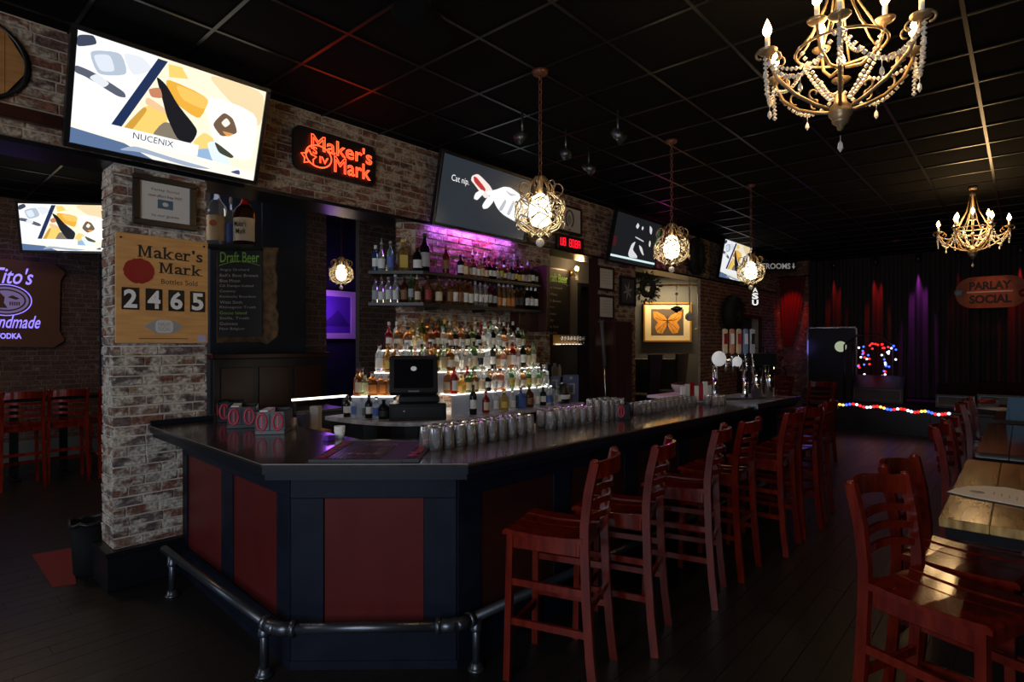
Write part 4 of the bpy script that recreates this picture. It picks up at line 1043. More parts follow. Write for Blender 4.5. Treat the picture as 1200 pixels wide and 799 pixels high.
# horseshoe picture and led clock
t = thing('framed_picture', 'framed white picture of a horseshoe above the red led sign', 'picture', (6.42, WY-.05, 3.39))
frame_mb(-.29,-.19,.29,.19,.03,-.01,.02).build('frame', 'black_satin', t); MB().box(-.262,.262,.004,.02,-.165,.165).build('print', 'paper', t)
MB().tube([(.085*math.cos(rad(-60+300*i/24)), .002, .01+.115*math.sin(rad(-60+300*i/24))) for i in range(25)], .013, 6).build('horseshoe', mat('shoe_print', (.14,.11,.09), .6), t)
MB().plate(ellipse(0,.0,.045,.07,16), .0028, .0035).build('flame_mark', 'grey_print', t); MB().box(-.03,.03,.001,.004,-.145,-.13).build('caption', 'red_wax', t)
t = thing('led_sign', 'small black led sign with glowing red characters under the horseshoe picture', 'led sign', (6.44, WY-.06, 3.07))
MB().box(-.30,.30,0,.05,-.10,.10,bev=.006).build('case', 'black_plastic', t)
for i, x in enumerate((-.22,-.15,-.02,.05,.12,.19)):
    m = MB()
    for (a, b, c_, d) in ((-.02,.02,.045,.055),(-.02,.02,-.005,.005),(-.02,.02,-.055,-.045),(-.025,-.015,-.05,.05),(.015,.025,-.05,.05)):
        if R_.random() > .15: m.box(x+a, x+b, -.003, 0, c_-.0, d)
    m.build('led_character', 'led_red', t)
# chalk boards
def chalkboard(loc, rz, w_, h_, title, lab, live, lines):
    t = thing('chalkboard', lab, 'chalkboard', loc, rz)
    rnd = random.Random(5)
    if live:
        L = [(-w_/2-.03, -h_/2-.02+0*i) for i in range(1)]
        pts = [(-w_/2-.015,-h_/2-.06)]+[(-w_/2+w_*1.25*k/8, -h_/2-.06+rnd.uniform(-.015,.015)) for k in range(1,8)]+[(w_/2+.13+rnd.uniform(-.015,.02), -h_/2+h_*k/12) for k in range(0,13)]+[(-w_/2-.015, h_/2+.02)]
        MB().plate(pts, .012, .045).build('live_edge_slab', 'bark', t)
    else: frame_mb(-w_/2-.03,-h_/2-.03,w_/2+.03,h_/2+.03,.03,-.004,.02).build('frame', 'dark_red_wood', t)
    MB().box(-w_/2, w_/2, 0, .012, -h_/2, h_/2).build('slate', 'chalkboard', t)
    text(title, 'chalk_title', 'chalk_green', t, (-w_*.44, h_/2-.17*h_, w_*.44, h_/2-.05*h_), y=-.0005, bold=.012)
    MB().tube([(-w_*.46+w_*.92*i/10, -.001, h_/2-.205*h_+.012*math.sin(PI*i/10)*4*h_/1) for i in range(11)], .003, 4).build('chalk_arc', 'chalk_green', t)
    for i, s in enumerate(lines):
        z = h_/2-.25*h_-i*(.72*h_/len(lines))
        text(s, 'chalk_line', 'chalk_green' if i == 8 else 'chalk_white', t, (-w_*.45, z-.022*h_, -w_*.45+w_*.86*min(1, len(s)/17), z+.012*h_), y=-.0005, bold=-.0)
    return t
c = at(281, 342, D=5.55)
cb = chalkboard((c.x, c.y, c.z), rad(-46), .42, .86, 'Draft Beer', 'black draft beer chalkboard on a live-edge wood slab beside the pillar', True,
   ["Angry Orchard","Bell's Best Brown","Blue Moon","CA Dampo Indeed","Country","Kentucky Bourbon","West Sixth","Rhinegeist Truth","Goose Island","Stella, Truth","Guinness","New Belgium"])
MB().tube([(-.2,.03,.44),(-.2,.03,1.02)], .003, 5).tube([(.2,.03,.44),(.2,.03,1.02)], .003, 5).build('hanging_wire', 'dark_steel', cb)
# display bottles on a ledge at the top of that board
MB().box(-.26,.22,-.24,.0,.40,.42).build('ledge', 'black_satin', cb)
def big(lx, h, r, glass, lab, cap, label, name='display_bottle', lettering=None):
    mxw = Matrix.Translation(cb.location) @ Matrix.Rotation(cb.rotation_euler.z, 4, 'Z')
    p = mxw @ Vector((lx, -.125, .42))
    t = thing(name, label, 'bottle', p, rad(-46), 'display bottles above the draft beer board')
    g = MB().lathe([(.9*r,0),(r,.01),(r,.55*h),(.9*r,.62*h),(.5*r,.70*h),(.26*r,.76*h),(.24*r,.97*h)], 20).build('glass', 'glass_bottle', t); g.color = (*GC[glass], 1)
    vs = []; S = 14
    for i in range(S+1):
        a = rad(-90-80+160*i/S)
        for z in (.07*h, .46*h): vs.append((r*1.02*math.cos(a), r*1.02*math.sin(a), z))
    l = MB().add(vs, [(i*2,i*2+2,i*2+3,i*2+1) for i in range(S)], smooth=True).build('label', 'bottle_label', t); l.color = (*LC_[lab], 1)
    q = MB().lathe([(.29*r,.78*h if cap == 'red' else .86*h),(.30*r,.97*h),(.26*r,h)], 14); 
    if cap == 'red': q.lathe([(.62*r,.66*h),(.40*r,.73*h),(.30*r,.79*h)], 16)
    q = q.build('cap', 'bottle_cap', t); q.color = (.75,.015,.015,1) if cap == 'red' else (*LC_[cap], 1)
    if lettering: text(lettering, 'lettering', 'ink', t, (-.55*r, .30*h, .55*r, .40*h), y=-r*1.03, bold=.01)
    return t
b1 = big(-.16, .60, .088, 'clear', 'cream', 'brown', 'tall clear display bottle with cream label and orange emblem, beside the pillar')
MB().plate(ellipse(.01,.20,.035,.03,18), -.094, -.091).build('emblem', mat('orange_print', (.5,.14,.04), .5), b1)
big(-.03, .46, .045, 'clear', 'blue', 'white', 'slender display bottle with white cap between the two larger ones')
b3 = big(.10, .55, .098, 'brown', 'cream', 'red', 'red wax topped display bottle with cream label over the draft beer board', lettering="Maker's")
text("Mark", 'lettering', 'ink', b3, (-.04,.10,.05,.15), y=-.1012, bold=.01)
# second chalkboard in the hall
c = at(654, 358, Y=5.36)
MBs = chalkboard((c.x, 5.38, c.z), 0, .62, 1.10, 'Draft Beer', 'tall chalkboard with green heading on the hall wall by the sconce', False, ["Angry Orchard","Blue Moon","Bell's Brown","Country","Guinness","Stella","West Sixth","Truth IPA"])
# small framed sheets on the pier
for i, (px, py, w_, h_, lab) in enumerate(((710.5,326.5,.36,.30,'white certificate in a dark frame on the brick pier, upper one'),(710.5,360,.36,.30,'white certificate in a dark frame on the brick pier, lower one'))):
    c = at(px, py, Y=WY-.03); t = thing('framed_certificate', lab, 'framed certificate', (c.x, WY-.03, c.z), 0, 'certificates on the brick pier')
    frame_mb(-w_/2-.04,-h_/2-.03,w_/2+.04,h_/2+.03,.035,-.01,.02).build('frame', 'dark_red_wood', t); MB().box(-w_/2,w_/2,.002,.02,-h_/2,h_/2).build('sheet', 'paper', t)
    for k in range(5): MB().box(-w_*.3,w_*.3*(1-.15*(k%2)),.001,.002,h_*.3-k*h_*.14,h_*.32-k*h_*.14).build('printed_line', 'grey_print', t)
c = at(736, 341, Y=WY-.03); t = thing('flower_picture', 'black framed grey flower picture on the brick pier', 'picture', (c.x, WY-.03, c.z))
frame_mb(-.24,-.23,.24,.23,.04,-.01,.02).build('frame', 'black_satin', t); MB().box(-.2,.2,.004,.02,-.19,.19).build('print', mat('dark_print', (.05,.055,.065), .5), t)
for k in range(6):
    a = rad(60*k+15); MB().plate([(0,0),(.06*math.cos(a-.35),.06*math.sin(a-.35)),(.15*math.cos(a),.15*math.sin(a)),(.06*math.cos(a+.35),.06*math.sin(a+.35))], .001, .004).build('petal', 'grey_print', t)
# butterfly picture
c = at(782, 377.5, D=12.24)
t = thing('butterfly_picture', 'gold framed picture of an orange butterfly in the alcove', 'picture', c, -math.atan2(FX, FY)); t.scale = (.73, 1, .90)
w_, h_ = .70, .47
frame_mb(-w_,-h_,w_,h_,.045,-.03,.02).build('frame', 'gold_frame', t); MB().box(-w_+.03,w_-.03,0,.02,-h_+.03,h_-.03).build('mount', mat('cream_mount', (.72,.60,.36), .7), t)
MB().box(-.47,.47,-.003,0,-.31,.31).build('print', mat('brown_print', (.10,.07,.05), .6), t)
for s in (-1,1):
    MB().plate([(0,.06),(s*.10,.16),(s*.30,.25),(s*.42,.25),(s*.40,.10),(s*.28,0),(s*.36,-.12),(s*.30,-.25),(s*.15,-.27),(s*.05,-.15),(0,-.04)], -.006, -.003).build('wing', mat('butterfly_orange', (.62,.27,.03), .6, noise=(9,(.50,.18,.02))) if s < 0 else 'butterfly_orange', t)
    for (a, b) in ((.35,.22),(.36,.12),(.30,-.18),(.2,-.25)): MB().tube([(0,-.007,.03),(s*a*.55,-.007,b*.4),(s*a,-.007,b)], .004, 4).build('wing_vein', 'ink', t)
MB().plate(ellipse(0,0,.018,.14,12), -.009, -.003).build('body', 'ink', t)
pl_ = lamp('picture_light', 'AREA', c+Vector((-.42*FX, -.42*FY, .70)), 22, (1,.76,.42), (.9,.08), aim=c+Vector((0,0,-.05)))
pl_.rotation_euler.z = -math.atan2(FX, FY)
t = thing('picture_lamp', 'slim brass picture lamp above the butterfly picture', 'picture lamp', c+Vector((-.42*FX, -.42*FY, .72)), -math.atan2(FX, FY)); MB().tube([(-.62,0,.02),(.62,0,.02)], .018, 8).build('lamp_tube', 'brass', t); MB().tube([(0,0,.02),(0,.2,.06),(0,.43,.06)], .01, 6).build('arm', 'brass', t)
# violet print beyond the inner room
c = at(399, 369, Y=8.96); t = thing('violet_picture', 'white framed picture glowing violet on the far wall behind the bar', 'picture', (c.x, 8.96, c.z))
frame_mb(-.50,-.42,.30,.42,.10,-.02,.02).build('frame', 'white', t); MB().box(-.42,.22,0,.02,-.34,.34).build('print', 'violet_print', t)
MB().plate([(-.38,-.2),(-.2,-.05),(-.05,.08),(.05,-.02),(.2,-.2)], -.003, 0).build('hill_shape', mat('print_shape', (.06,.03,.2), .6), t)
lamp('violet_room_light', 'POINT', (c.x-.45, 8.6, c.z+.1), 13, (.42,.12,1), .2)
lamp('inner_room_light', 'POINT', (2.4, 5.9, 3.2), 1.5, (.7,.75,1), .3)
# ================= CHANDELIERS =================
def chain(mb, p0, p1, link_l=.035, r=.0035, w=.011):
    n = max(1, int((Vector(p1)-Vector(p0)).length/(link_l*.72))); a = Vector(p0); d = (Vector(p1)-a)/n
    for i in range(n):
        c = a+d*(i+.5); pts = []
        for k in range(8):
            t = 2*PI*k/8; q = w*math.cos(t); z = link_l/2*math.sin(t)
            pts.append(c+(Vector((q,0,z)) if i%2 else Vector((0,q,z))))
        mb.tube(pts, r, 4, closed=True)
    return mb
def beads(mb, pts, r):
    for p in pts: mb.lathe([(1e-5,-r),(r,0),(1e-5,r)], 5, p[0], p[1], p[2], smooth=False)
    return mb
def swag(p0, p1, sag, n):
    out = []
    for i in range(n+1):
        t = i/n; q = Vector(p0).lerp(Vector(p1), t); q.z -= sag*4*t*(1-t); out.append(q)
    return out
def chandelier(x, y, z, label, s=1.0, rot=0, detail=1):
    t = thing('chandelier', label, 'chandelier', (x, y, z), rot, 'chandeliers'); t.scale = (s,)*3
    MB().lathe([(1e-5,-.01),(.014,.0),(.016,.015),(.034,.03),(.04,.045),(.036,.05),(.052,.07),(.055,.09),(.046,.10),(.05,.11),(.03,.13),(.022,.17)], 16).build('hub', 'antique', t)
    MB().lathe([(.012,.15),(.012,.80),(.03,.82),(.035,.85),(.012,.87)], 10).build('stem', 'antique', t)
    # upper cage rods
    m = MB()
    for k in range(8):
        a = 2*PI*k/8; c, s_ = math.cos(a), math.sin(a)
        m.tube([(.03*c,.03*s_,.82),(.07*c,.07*s_,.62),(.15*c,.15*s_,.46),(.20*c,.20*s_,.40)], .005, 6)
    m.tube([(.20*math.cos(2*PI*i/32), .20*math.sin(2*PI*i/32), .40) for i in range(32)], .007, 6, closed=True)
    m.build('cage', 'antique', t)
    ends = []
    for k in range(6):
        a = 2*PI*k/6+.2; c, s_ = math.cos(a), math.sin(a)
        P = [(.06,.10),(.12,.12),(.22,.17),(.31,.25),(.355,.34),(.345,.41),(.31,.43),(.285,.40),(.295,.375)]
        arm = MB().tube([(r*c, r*s_, zz) for r, zz in P[:5]]+[(.36*c,.36*s_,.37)], .009, 7).build('arm', 'antique', t)
        m = MB()
        for sg in (-1, 1):   # curls at the arm end
            pts = []
            for i in range(12): b = i/11*1.6*PI; rr = .036*(1-i/16); pts.append(((.355+sg*.04-sg*rr*math.cos(b))*c, (.355+sg*.04-sg*rr*math.cos(b))*s_, .355+rr*math.sin(b)))
            m.tube(pts, .006, 5)
        m.build('scroll', 'antique', arm)
        for (cr_, cz_, R__, sg) in ((.235,.245,.042,1),(.13,.175,.03,1),(.30,.34,.03,-1)):
            MB().tube([((cr_+sg*R__*(1-i/18)*math.cos(-PI/2+i/13*1.7*PI))*c, (cr_+sg*R__*(1-i/18)*math.cos(-PI/2+i/13*1.7*PI))*s_, cz_+R__*(1-i/18)*math.sin(-PI/2+i/13*1.7*PI)) for i in range(14)], .005, 5).build('curl', 'antique', arm)
        MB().lathe([(.01,.365),(.035,.372),(.048,.385),(.046,.39),(.012,.385)], 12, .36*c, .36*s_).build('drip_pan', 'antique', arm)
        MB().lathe([(.011,.385),(.011,.455)], 10, .36*c, .36*s_).build('candle_sleeve', 'white', arm)
        MB().lathe([(.008,.455),(.020,.475),(.021,.492),(.011,.522),(1e-5,.545)], 10, .36*c, .36*s_).build('bulb', 'bulb_warm', arm)
        ends.append(Vector((.37*c,.37*s_,.345)))
    for k in range(3):
        a = 2*PI*k/3+.7; c, s_ = math.cos(a), math.sin(a)
        arm = MB().tube([(.02*c,.02*s_,.30),(.09*c,.09*s_,.30),(.16*c,.16*s_,.36),(.185*c,.185*s_,.47)], .008, 7).build('arm', 'antique', t)
        MB().lathe([(.01,.465),(.035,.475),(.045,.49),(.012,.485)], 12, .185*c, .185*s_).build('drip_pan', 'antique', arm)
        MB().lathe([(.011,.485),(.011,.555)], 10, .185*c, .185*s_).build('candle_sleeve', 'white', arm)
        MB().lathe([(.008,.555),(.020,.575),(.021,.592),(.011,.622),(1e-5,.645)], 10, .185*c, .185*s_).build('bulb', 'bulb_warm', arm)
    nb = 17
    for k in range(6):
        p, q = ends[k], ends[(k+1)%6]
        beads(MB(), swag(p, q, .15, nb), .0135).build('bead_string', 'crystal', t)
        beads(MB(), swag(p, (q*.55).lerp(p*.55,.5)+Vector((0,0,.12)), .05, 12), .012).build('bead_string', 'crystal', t)
        mid = (p+q)/2; mid.z -= .15
        for e in (p-Vector((0,0,.02)), mid):
            MB().tube([e, e-Vector((0,0,.035))], .0015, 4).lathe([(1e-5,-.085),(.011,-.068),(.009,-.05),(1e-5,-.035)], 6, e.x, e.y, e.z, smooth=False).build('crystal_drop', 'crystal', t)
        beads(MB(), swag(p, p+Vector((-.02*p.x,-.02*p.y,-.17)), 0, 8), .0135).build('bead_string', 'crystal', t)
        c, s_ = p.x/.37, p.y/.37
        beads(MB(), swag((.2*c,.2*s_,.40), (.05*c,.05*s_,.16), .02, 12), .012).build('bead_string', 'crystal', t)
    MB().tube([(0,0,-.03),(0,0,-.06)], .002, 4).lathe([(1e-5,-.115),(.014,-.095),(.011,-.07),(1e-5,-.055)], 6, smooth=False).build('crystal_drop', 'crystal', t)
    top = (CZ-z)/s
    if top > .95: chain(MB(), (0,0,.87), (0,0,top-.03)).build('chain', 'antique', t)
    MB().lathe([(.05,top-.01),(.045,top-.035),(.02,top-.05)], 14).build('ceiling_rose', 'antique', t)
    return t
chandelier(3.2, .677, 2.755, 'large antique candle chandelier with crystal strings, nearest at the top right')
chandelier(9.6, .5, 2.80, 'farther antique candle chandelier glowing before the stage', rot=.4)
# ================= PENDANTS =================
def pendant(x, y, z, label, s=1.0, seed=1):
    t = thing('pendant_lamp', label, 'pendant lamp', (x, y, z), R_.uniform(0, 1), 'openwork wire pendants'); t.scale = (s,)*3
    rnd = random.Random(seed); m = MB()
    R0, H0 = .165, .15     # basket of curling wire
    for k in range(16):
        a = 2*PI*k/16; pts = []
        for i in range(9):
            v = -1+1.75*i/8; rr = R0*math.sqrt(max(.02, 1-min(1,abs(v))**2.4*.85)); b = a+.5*math.sin(i*1.3+k)*(.5)
            pts.append((rr*math.cos(b), rr*math.sin(b), v*H0*.9))
        m.tube(pts, .0048, 5)
    for v, w_ in ((-.88,.45),(-.3,.97),(.35,1.0)):
        m.tube([(R0*w_*math.cos(2*PI*i/28), R0*w_*math.sin(2*PI*i/28), v*H0+.018*math.sin(i*2*PI/28*7)) for i in range(28)], .0048, 5, closed=True)
    for k in range(16):   # little curls over the belly
        a = 2*PI*k/16+.2; v = rnd.uniform(-.6,.5); rr = R0*1.01
        pts = []
        for i in range(10): g = i/9*1.7*PI; q = .034*(1-i/14); pts.append((rr*math.cos(a+q*math.cos(g)/rr), rr*math.sin(a+q*math.cos(g)/rr), v*H0+q*math.sin(g)))
        m.tube(pts, .0045, 4)
    m.build('basket', 'pendant_wire', t)
    m = MB()
    for k in range(7):     # crown of loops on top
        a = 2*PI*k/7; c, s_ = math.cos(a), math.sin(a)
        m.tube([((.115+.038*math.cos(g))*c, (.115+.038*math.cos(g))*s_, .155+.042*math.sin(g)) for g in [2*PI*i/10 for i in range(10)]], .0045, 5, closed=True)
        m.tube([(.10*c,.10*s_,.13),(.075*c,.075*s_,.19),(.03*c,.03*s_,.245)], .0045, 5)
    m.build('crown', 'antique', t)
    MB().lathe([(.03,.245),(.035,.235),(.02,.20),(.015,.12)], 12).build('socket', 'antique', t)
    MB().lathe([(.02,.13),(.05,.11),(.07,.05),(.075,-.02),(.055,-.075),(1e-5,-.10)], 14).build('bulb', 'bulb_pendant', t)
    for k in range(10):
        a = 2*PI*k/10; beads(MB(), [(.12*math.cos(a), .12*math.sin(a), .10-.022*i) for i in range(8)], .007).build('bead_string', 'crystal', t)
    MB().tube([(0,0,-.13),(0,0,-.165)], .002, 4).ball((0,0,-.195), .030, 8, 6).build('crystal_ball', 'crystal', t)
    top = (CZ-z)/s
    chain(MB(), (0,0,.25), (0,0,top-.03), .045, .004, .012).build('chain', 'rust_chain', t)
    MB().lathe([(.055,top-.008),(.05,top-.03),(.02,top-.045)], 14).build('ceiling_rose', 'rust_chain', t)
    lamp('pendant_light', 'POINT', (x, y, z+.02), 27*s, (1,.74,.44), .08)
    return t
for (px, py, yy, s, lab) in ((633,250,2.70,1.12,'wire and crystal pendant over the bar, nearest and largest in view'),(787,292,2.64,1.05,'wire and crystal pendant over the bar, middle one before the dark television'),(880,319,2.62,1.0,'wire and crystal pendant over the bar, farthest one before the bright television')):
    c = at(px, py, Y=yy); pendant(c.x, c.y, c.z, lab, s, int(px))
c = at(400, 321, D=7.8); pendant(c.x, c.y, c.z, 'wire pendant glowing in the dark room behind the bar, left of the shelves', .95, 5)
# ================= ON THE BAR =================
tumbler = {}
def glass_mesh(k):
    if k not in tumbler:
        r, h = {'pint': (.040,.125), 'rocks': (.036,.09), 'tall': (.031,.16)}[k]
        m = MB().lathe([(1e-5,h-.008),(r*.72,h-.008),(r*.74,h),(r*.80,h*.95),(r,.0),(r*.93,.0),(r*.72,h*.90),(1e-5,h*.89)], 12)
        tumbler[k] = m.mesh('glass', 'clear_glass')
    return tumbler[k]
def glasses(k, x0, y0, dx, dy, nx, ny, stepx, stepy, where, group):
    for j in range(ny):
        for i in range(nx):
            x = x0+dx*stepx*i-dy*stepy*j; y = y0+dy*stepx*i+dx*stepy*j
            o = link('drinking_glass', glass_mesh(k), None, (x+R_.uniform(-.004,.004), y+R_.uniform(-.004,.004), CT+.001))
            tag(o, 'clear %s glass %s, %s from left in %s' % ({'pint':'pint','rocks':'short','tall':'slim'}[k], where, ORD[i], ['the front row','the second row','the third row','the back row'][j]), 'glass', group)
glasses('pint', 2.10, 2.43, 1, -.03, 10, 2, .086, .09, 'beside the rubber mats', 'upturned glasses by the rubber mats')
glasses('pint', 3.14, 2.43, 1, -.03, 6, 2, .088, .09, 'in the middle group', 'upturned glasses in the middle group')
glasses('tall', 3.72, 2.36, 1, -.045, 4, 3, .07, .072, 'left of red caddy', 'upturned glasses left of the red and black caddy')
glasses('rocks', 4.24, 2.38, 1, -.03, 13, 2, .082, .09, 'before the beer taps', 'upturned glasses before the beer taps')
glasses('rocks', 5.36, 2.18, 1, -.045, 3, 2, .08, .085, 'by the card holder', 'short glasses by the menu holder')
# rubber mats with red lettering
def bar_mat(x, y, rz, w_, d_, label, words):
    t = thing('bar_mat', label, 'bar mat', (x, y, CT), rz, 'rubber bar mats')
    MB().box(-w_/2,w_/2,-d_/2,d_/2,0,.009,bev=.002).build('mat', 'rubber', t)
    m = MB(); nx = int(w_*.62/.018); ny = int(d_*.8/.02)
    for i in range(nx):
        for j in range(ny): m.box(-w_*.31+i*.018-.005,-w_*.31+i*.018+.005,-d_*.4+j*.02,-d_*.4+j*.02+.012,.009,.012)
    m.build('rubber_nubs', 'black_plastic', t)['kind'] = 'stuff'
    for (a, b, c_, d) in ((-w_/2,w_/2,-d_/2,-d_/2+.006),(-w_/2,w_/2,d_/2-.006,d_/2)): MB().box(a,b,c_,d,.009,.016).build('rim', 'rubber', t)
    for s, (x0, z0, x1, z1), rot in words:
        q = text(s, 'lettering', 'mat_red', t, (x0, z0, x1, z1), bold=.02)
        q.rotation_euler = (rad(-90), 0, 0) if False else (rad(-90)*-1*-1, 0, 0)
        # text was laid on the front plane; turn it to lie on the mat
        me = q.data; q.rotation_euler = (0,0,0)
        for v in me.vertices: X, Z = v.co.x, v.co.z; cx, cz = (x0+x1)/2, (z0+z1)/2; X -= cx; Z -= cz; v.co = ((cx-Z, cz+X, .0135) if rot else (cx+X, cz+Z, .0135))
    return t
mat('mat_red', (.55,.035,.04), .5)
c = at(432, 529, Z=CT)
bar_mat(1.817, 2.652, rad(-48.2), .46, .565, 'wide black rubber bar mat with red lettering on the bar corner', [("Maker's Mark", (-.44,.0,.06,.055), True), ("Maker's", (-.05,.13,.13,.17), False), ("Mark", (-.08,-.13,.10,-.09), False)])
bar_mat(2.0, 2.455, rad(-48.2), .09, .56, 'narrow black rubber mat with red lettering, right of the wide mat', [("Mark", (-.18,-.028,.18,.028), True)])
# caddies
def caddy(x, y, rz, label, red=True, w_=.13, d_=.19, h_=.105, sc_=1.4):
    t = thing('napkin_caddy', label, 'napkin caddy', (x, y, CT), rz, 'black and red napkin caddies'); t.scale = (sc_,)*3
    m = MB().box(-w_/2,w_/2,-d_/2,d_/2,0,.02,bev=.002).box(-w_/2,w_/2,-d_/2,-d_/2+.008,.02,h_).box(-w_/2,w_/2,d_/2-.008,d_/2,.02,h_).box(-w_/2,-w_/2+.008,-d_/2,d_/2,.02,h_).box(w_/2-.008,w_/2,-d_/2,d_/2,.02,h_).box(-.004,.004,-d_/2,d_/2,.02,h_-.01)
    m.build('box', 'caddy_grey', t)
    MB().box(-w_*.38,-.012,-d_*.4,d_*.4,.02,h_+.004).build('napkins', 'white' if red else 'black_satin', t)
    MB().box(.012,w_*.38,-d_*.2,d_*.2,.02,h_-.01).build('straws', 'caddy_grey', t)
    for cx in (-.035,.035):
        m = MB(); n = 16; o_ = [(cx+.021*math.cos(2*PI*i/n), -d_/2-.001, .058+.038*math.sin(2*PI*i/n)) for i in range(n)]
        m.tube(o_, .006, 5, closed=True).box(cx-.004,cx+.004,-d_/2-.003,-d_/2,.03,.086); m.build('red_emblem', 'caddy_red', t)
    for cy in (-.05,.0,.05):
        MB().box(-w_/2-.002,-w_/2,cy-.016,cy+.016,.035,.085).build('red_emblem', 'caddy_red', t)
    return t
mat('caddy_grey', (.016,.017,.024), .35); mat('caddy_red', (.45,.035,.06), .4)
c = at(321, 510, Z=CT); caddy(1.82, 3.74, rad(-38), 'black napkin caddy with red emblems and white napkins on the bar, front one')
caddy(1.80, 4.17, rad(-28), 'black caddy with pink-red emblems behind the front napkin caddy')
caddy(1.87, 4.55, rad(-20), 'black caddy with pink-red emblems nearest to the brick pillar', red=False)
c = at(720, 490, Z=CT); caddy(c.x, c.y, rad(-50), 'red and black caddy among the glasses in the middle of the bar', w_=.20, d_=.16, sc_=1.1)
for i, (px, py) in enumerate(((341,500),(398,511))):
    c = at(px, py+2, Z=CT); t = thing('white_cup', 'small white stack of cups on the bar '+['beside the front napkin caddy','left behind the rubber mats'][i], 'cups', (c.x, c.y, CT), 0, 'white cups')
    for k in range(3): MB().lathe([(.026,.0),(.034,.05),(.031,.05),(.024,.004)], 14, 0, 0, k*.012).build('cup', 'white', t)
c = at(386, 516, Z=CT); tag(MB().box(-.03,.03,-.02,.02,0,.03,bev=.004).build('purple_box', mat('purple_box', (.12,.03,.40), .5), None, (c.x,c.y,CT), .2), 'small purple box left behind the rubber mats', 'box')
# beer tap tower
tw = thing('beer_tap_tower', 'chrome beer tap tower with five handles near the end of the bar', 'beer tap tower', (6.16, 2.27, CT+.0), rad(-42))
K = .60
ZB = .36
for x in (-.42*K, .14*K): MB().lathe([(.06,.0),(.06,.012),(.035,.03),(.032,.05),(.032,ZB)], 18, x, 0, .012).build('column', 'chrome', tw)
MB().lathe([(.058,.0),(.058,.36)], 22, .40*K, .05, .012).build('steel_canister', 'chrome', tw)
MB().lathe([(.045,.0),(.045,.36)], 22, .58*K, -.02, .012).build('steel_canister', 'chrome', tw)
MB().tube([(-.50*K,0,ZB+.04),(.50*K,0,ZB+.04)], .048, 16).build('crossbar', 'chrome', tw)
MB().box(.08*K,.66*K,-.065,.065,ZB-.01,ZB+.12,bev=.01).build('cover_box', 'black_plastic', tw)
hc = [('cream_handle',(.60,.50,.34)),('orange_handle',(.55,.25,.14)),('tan_handle',(.62,.48,.28)),('blue_handle',(.20,.26,.42)),('grey_handle',(.45,.45,.50))]
for k, (n_, c_) in enumerate(hc):
    mat(n_, c_, .4); x = (-.32+k*.125)*K
    f = MB().tube([(x,-.05,ZB+.06),(x,-.11,ZB+.06),(x,-.125,ZB-.0),(x,-.125,ZB-.06)], .013, 10).lathe([(.012,ZB+.06),(.012,ZB+.12)], 10, x, -.10).build('tap', 'chrome', tw)
    MB().box(x-.026, x+.026, -.115, -.085, ZB+.12, ZB+.38, bev=.012).build('tap_handle', n_, f)
    MB().box(x-.018, x+.018, -.117, -.115, ZB+.22, ZB+.33).build('handle_plate', ['red_wax','white','caddy_red','white','ink'][k], f)
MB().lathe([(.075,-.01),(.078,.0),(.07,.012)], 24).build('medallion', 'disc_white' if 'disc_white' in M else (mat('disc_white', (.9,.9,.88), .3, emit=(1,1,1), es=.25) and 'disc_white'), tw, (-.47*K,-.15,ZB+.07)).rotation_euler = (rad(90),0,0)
MB().lathe([(.05,-.01),(.052,.0),(.045,.010)], 20).build('medallion', 'disc_white', tw, (-.14*K,-.15,ZB+.04)).rotation_euler = (rad(90),0,0)
MB().box(-.52*K,.66*K,-.22,-.09,.012,.03,bev=.004).build('drip_tray', 'steel', tw)
# menu holder with cards and small bottles left of the tower
c = at(826, 469, Z=CT); t = thing('card_holder', 'clear holder with white and maroon cards left of the beer taps', 'card holder', (5.45, 2.42, CT), rad(-25))
MB().box(-.20,.20,-.05,.05,0,.03,bev=.003).build('tray', 'clear_glass', t)
for k in range(7): MB().box(-.19+k*.055,-.145+k*.055,-.02,.0,.02,.17+.02*(k%3)).build('card', ['white','paper','red_wax','white','caddy_red','white','paper'][k], t)
# bowl on a white board, behind
c = at(803, 464, Z=1.05)
t = thing('cutting_board', 'white board on the back counter before the alcove', 'board', (6.1, 3.0, 1.12), rad(-4)); MB().box(-.30,.45,-.13,.13,-.03,.0,bev=.005).build('board', 'white', t)
MB().box(-.25,.40,-.1,.1,-1.12,-.03).build('stand', 'black_satin', t)
t = thing('white_bowl', 'white bowl holding dark fruit beyond the short glasses', 'bowl', (6.32, 3.0, 1.12)); MB().lathe([(.03,0),(.05,.01),(.09,.06),(.10,.10),(.094,.10),(.08,.06),(.03,.02)], 20).build('bowl', 'skin_white', t)
for k in range(4): MB().ball((.04*math.cos(k*1.6), .04*math.sin(k*1.6), .09), .035).build('fruit', 'dark_red_wood', t)
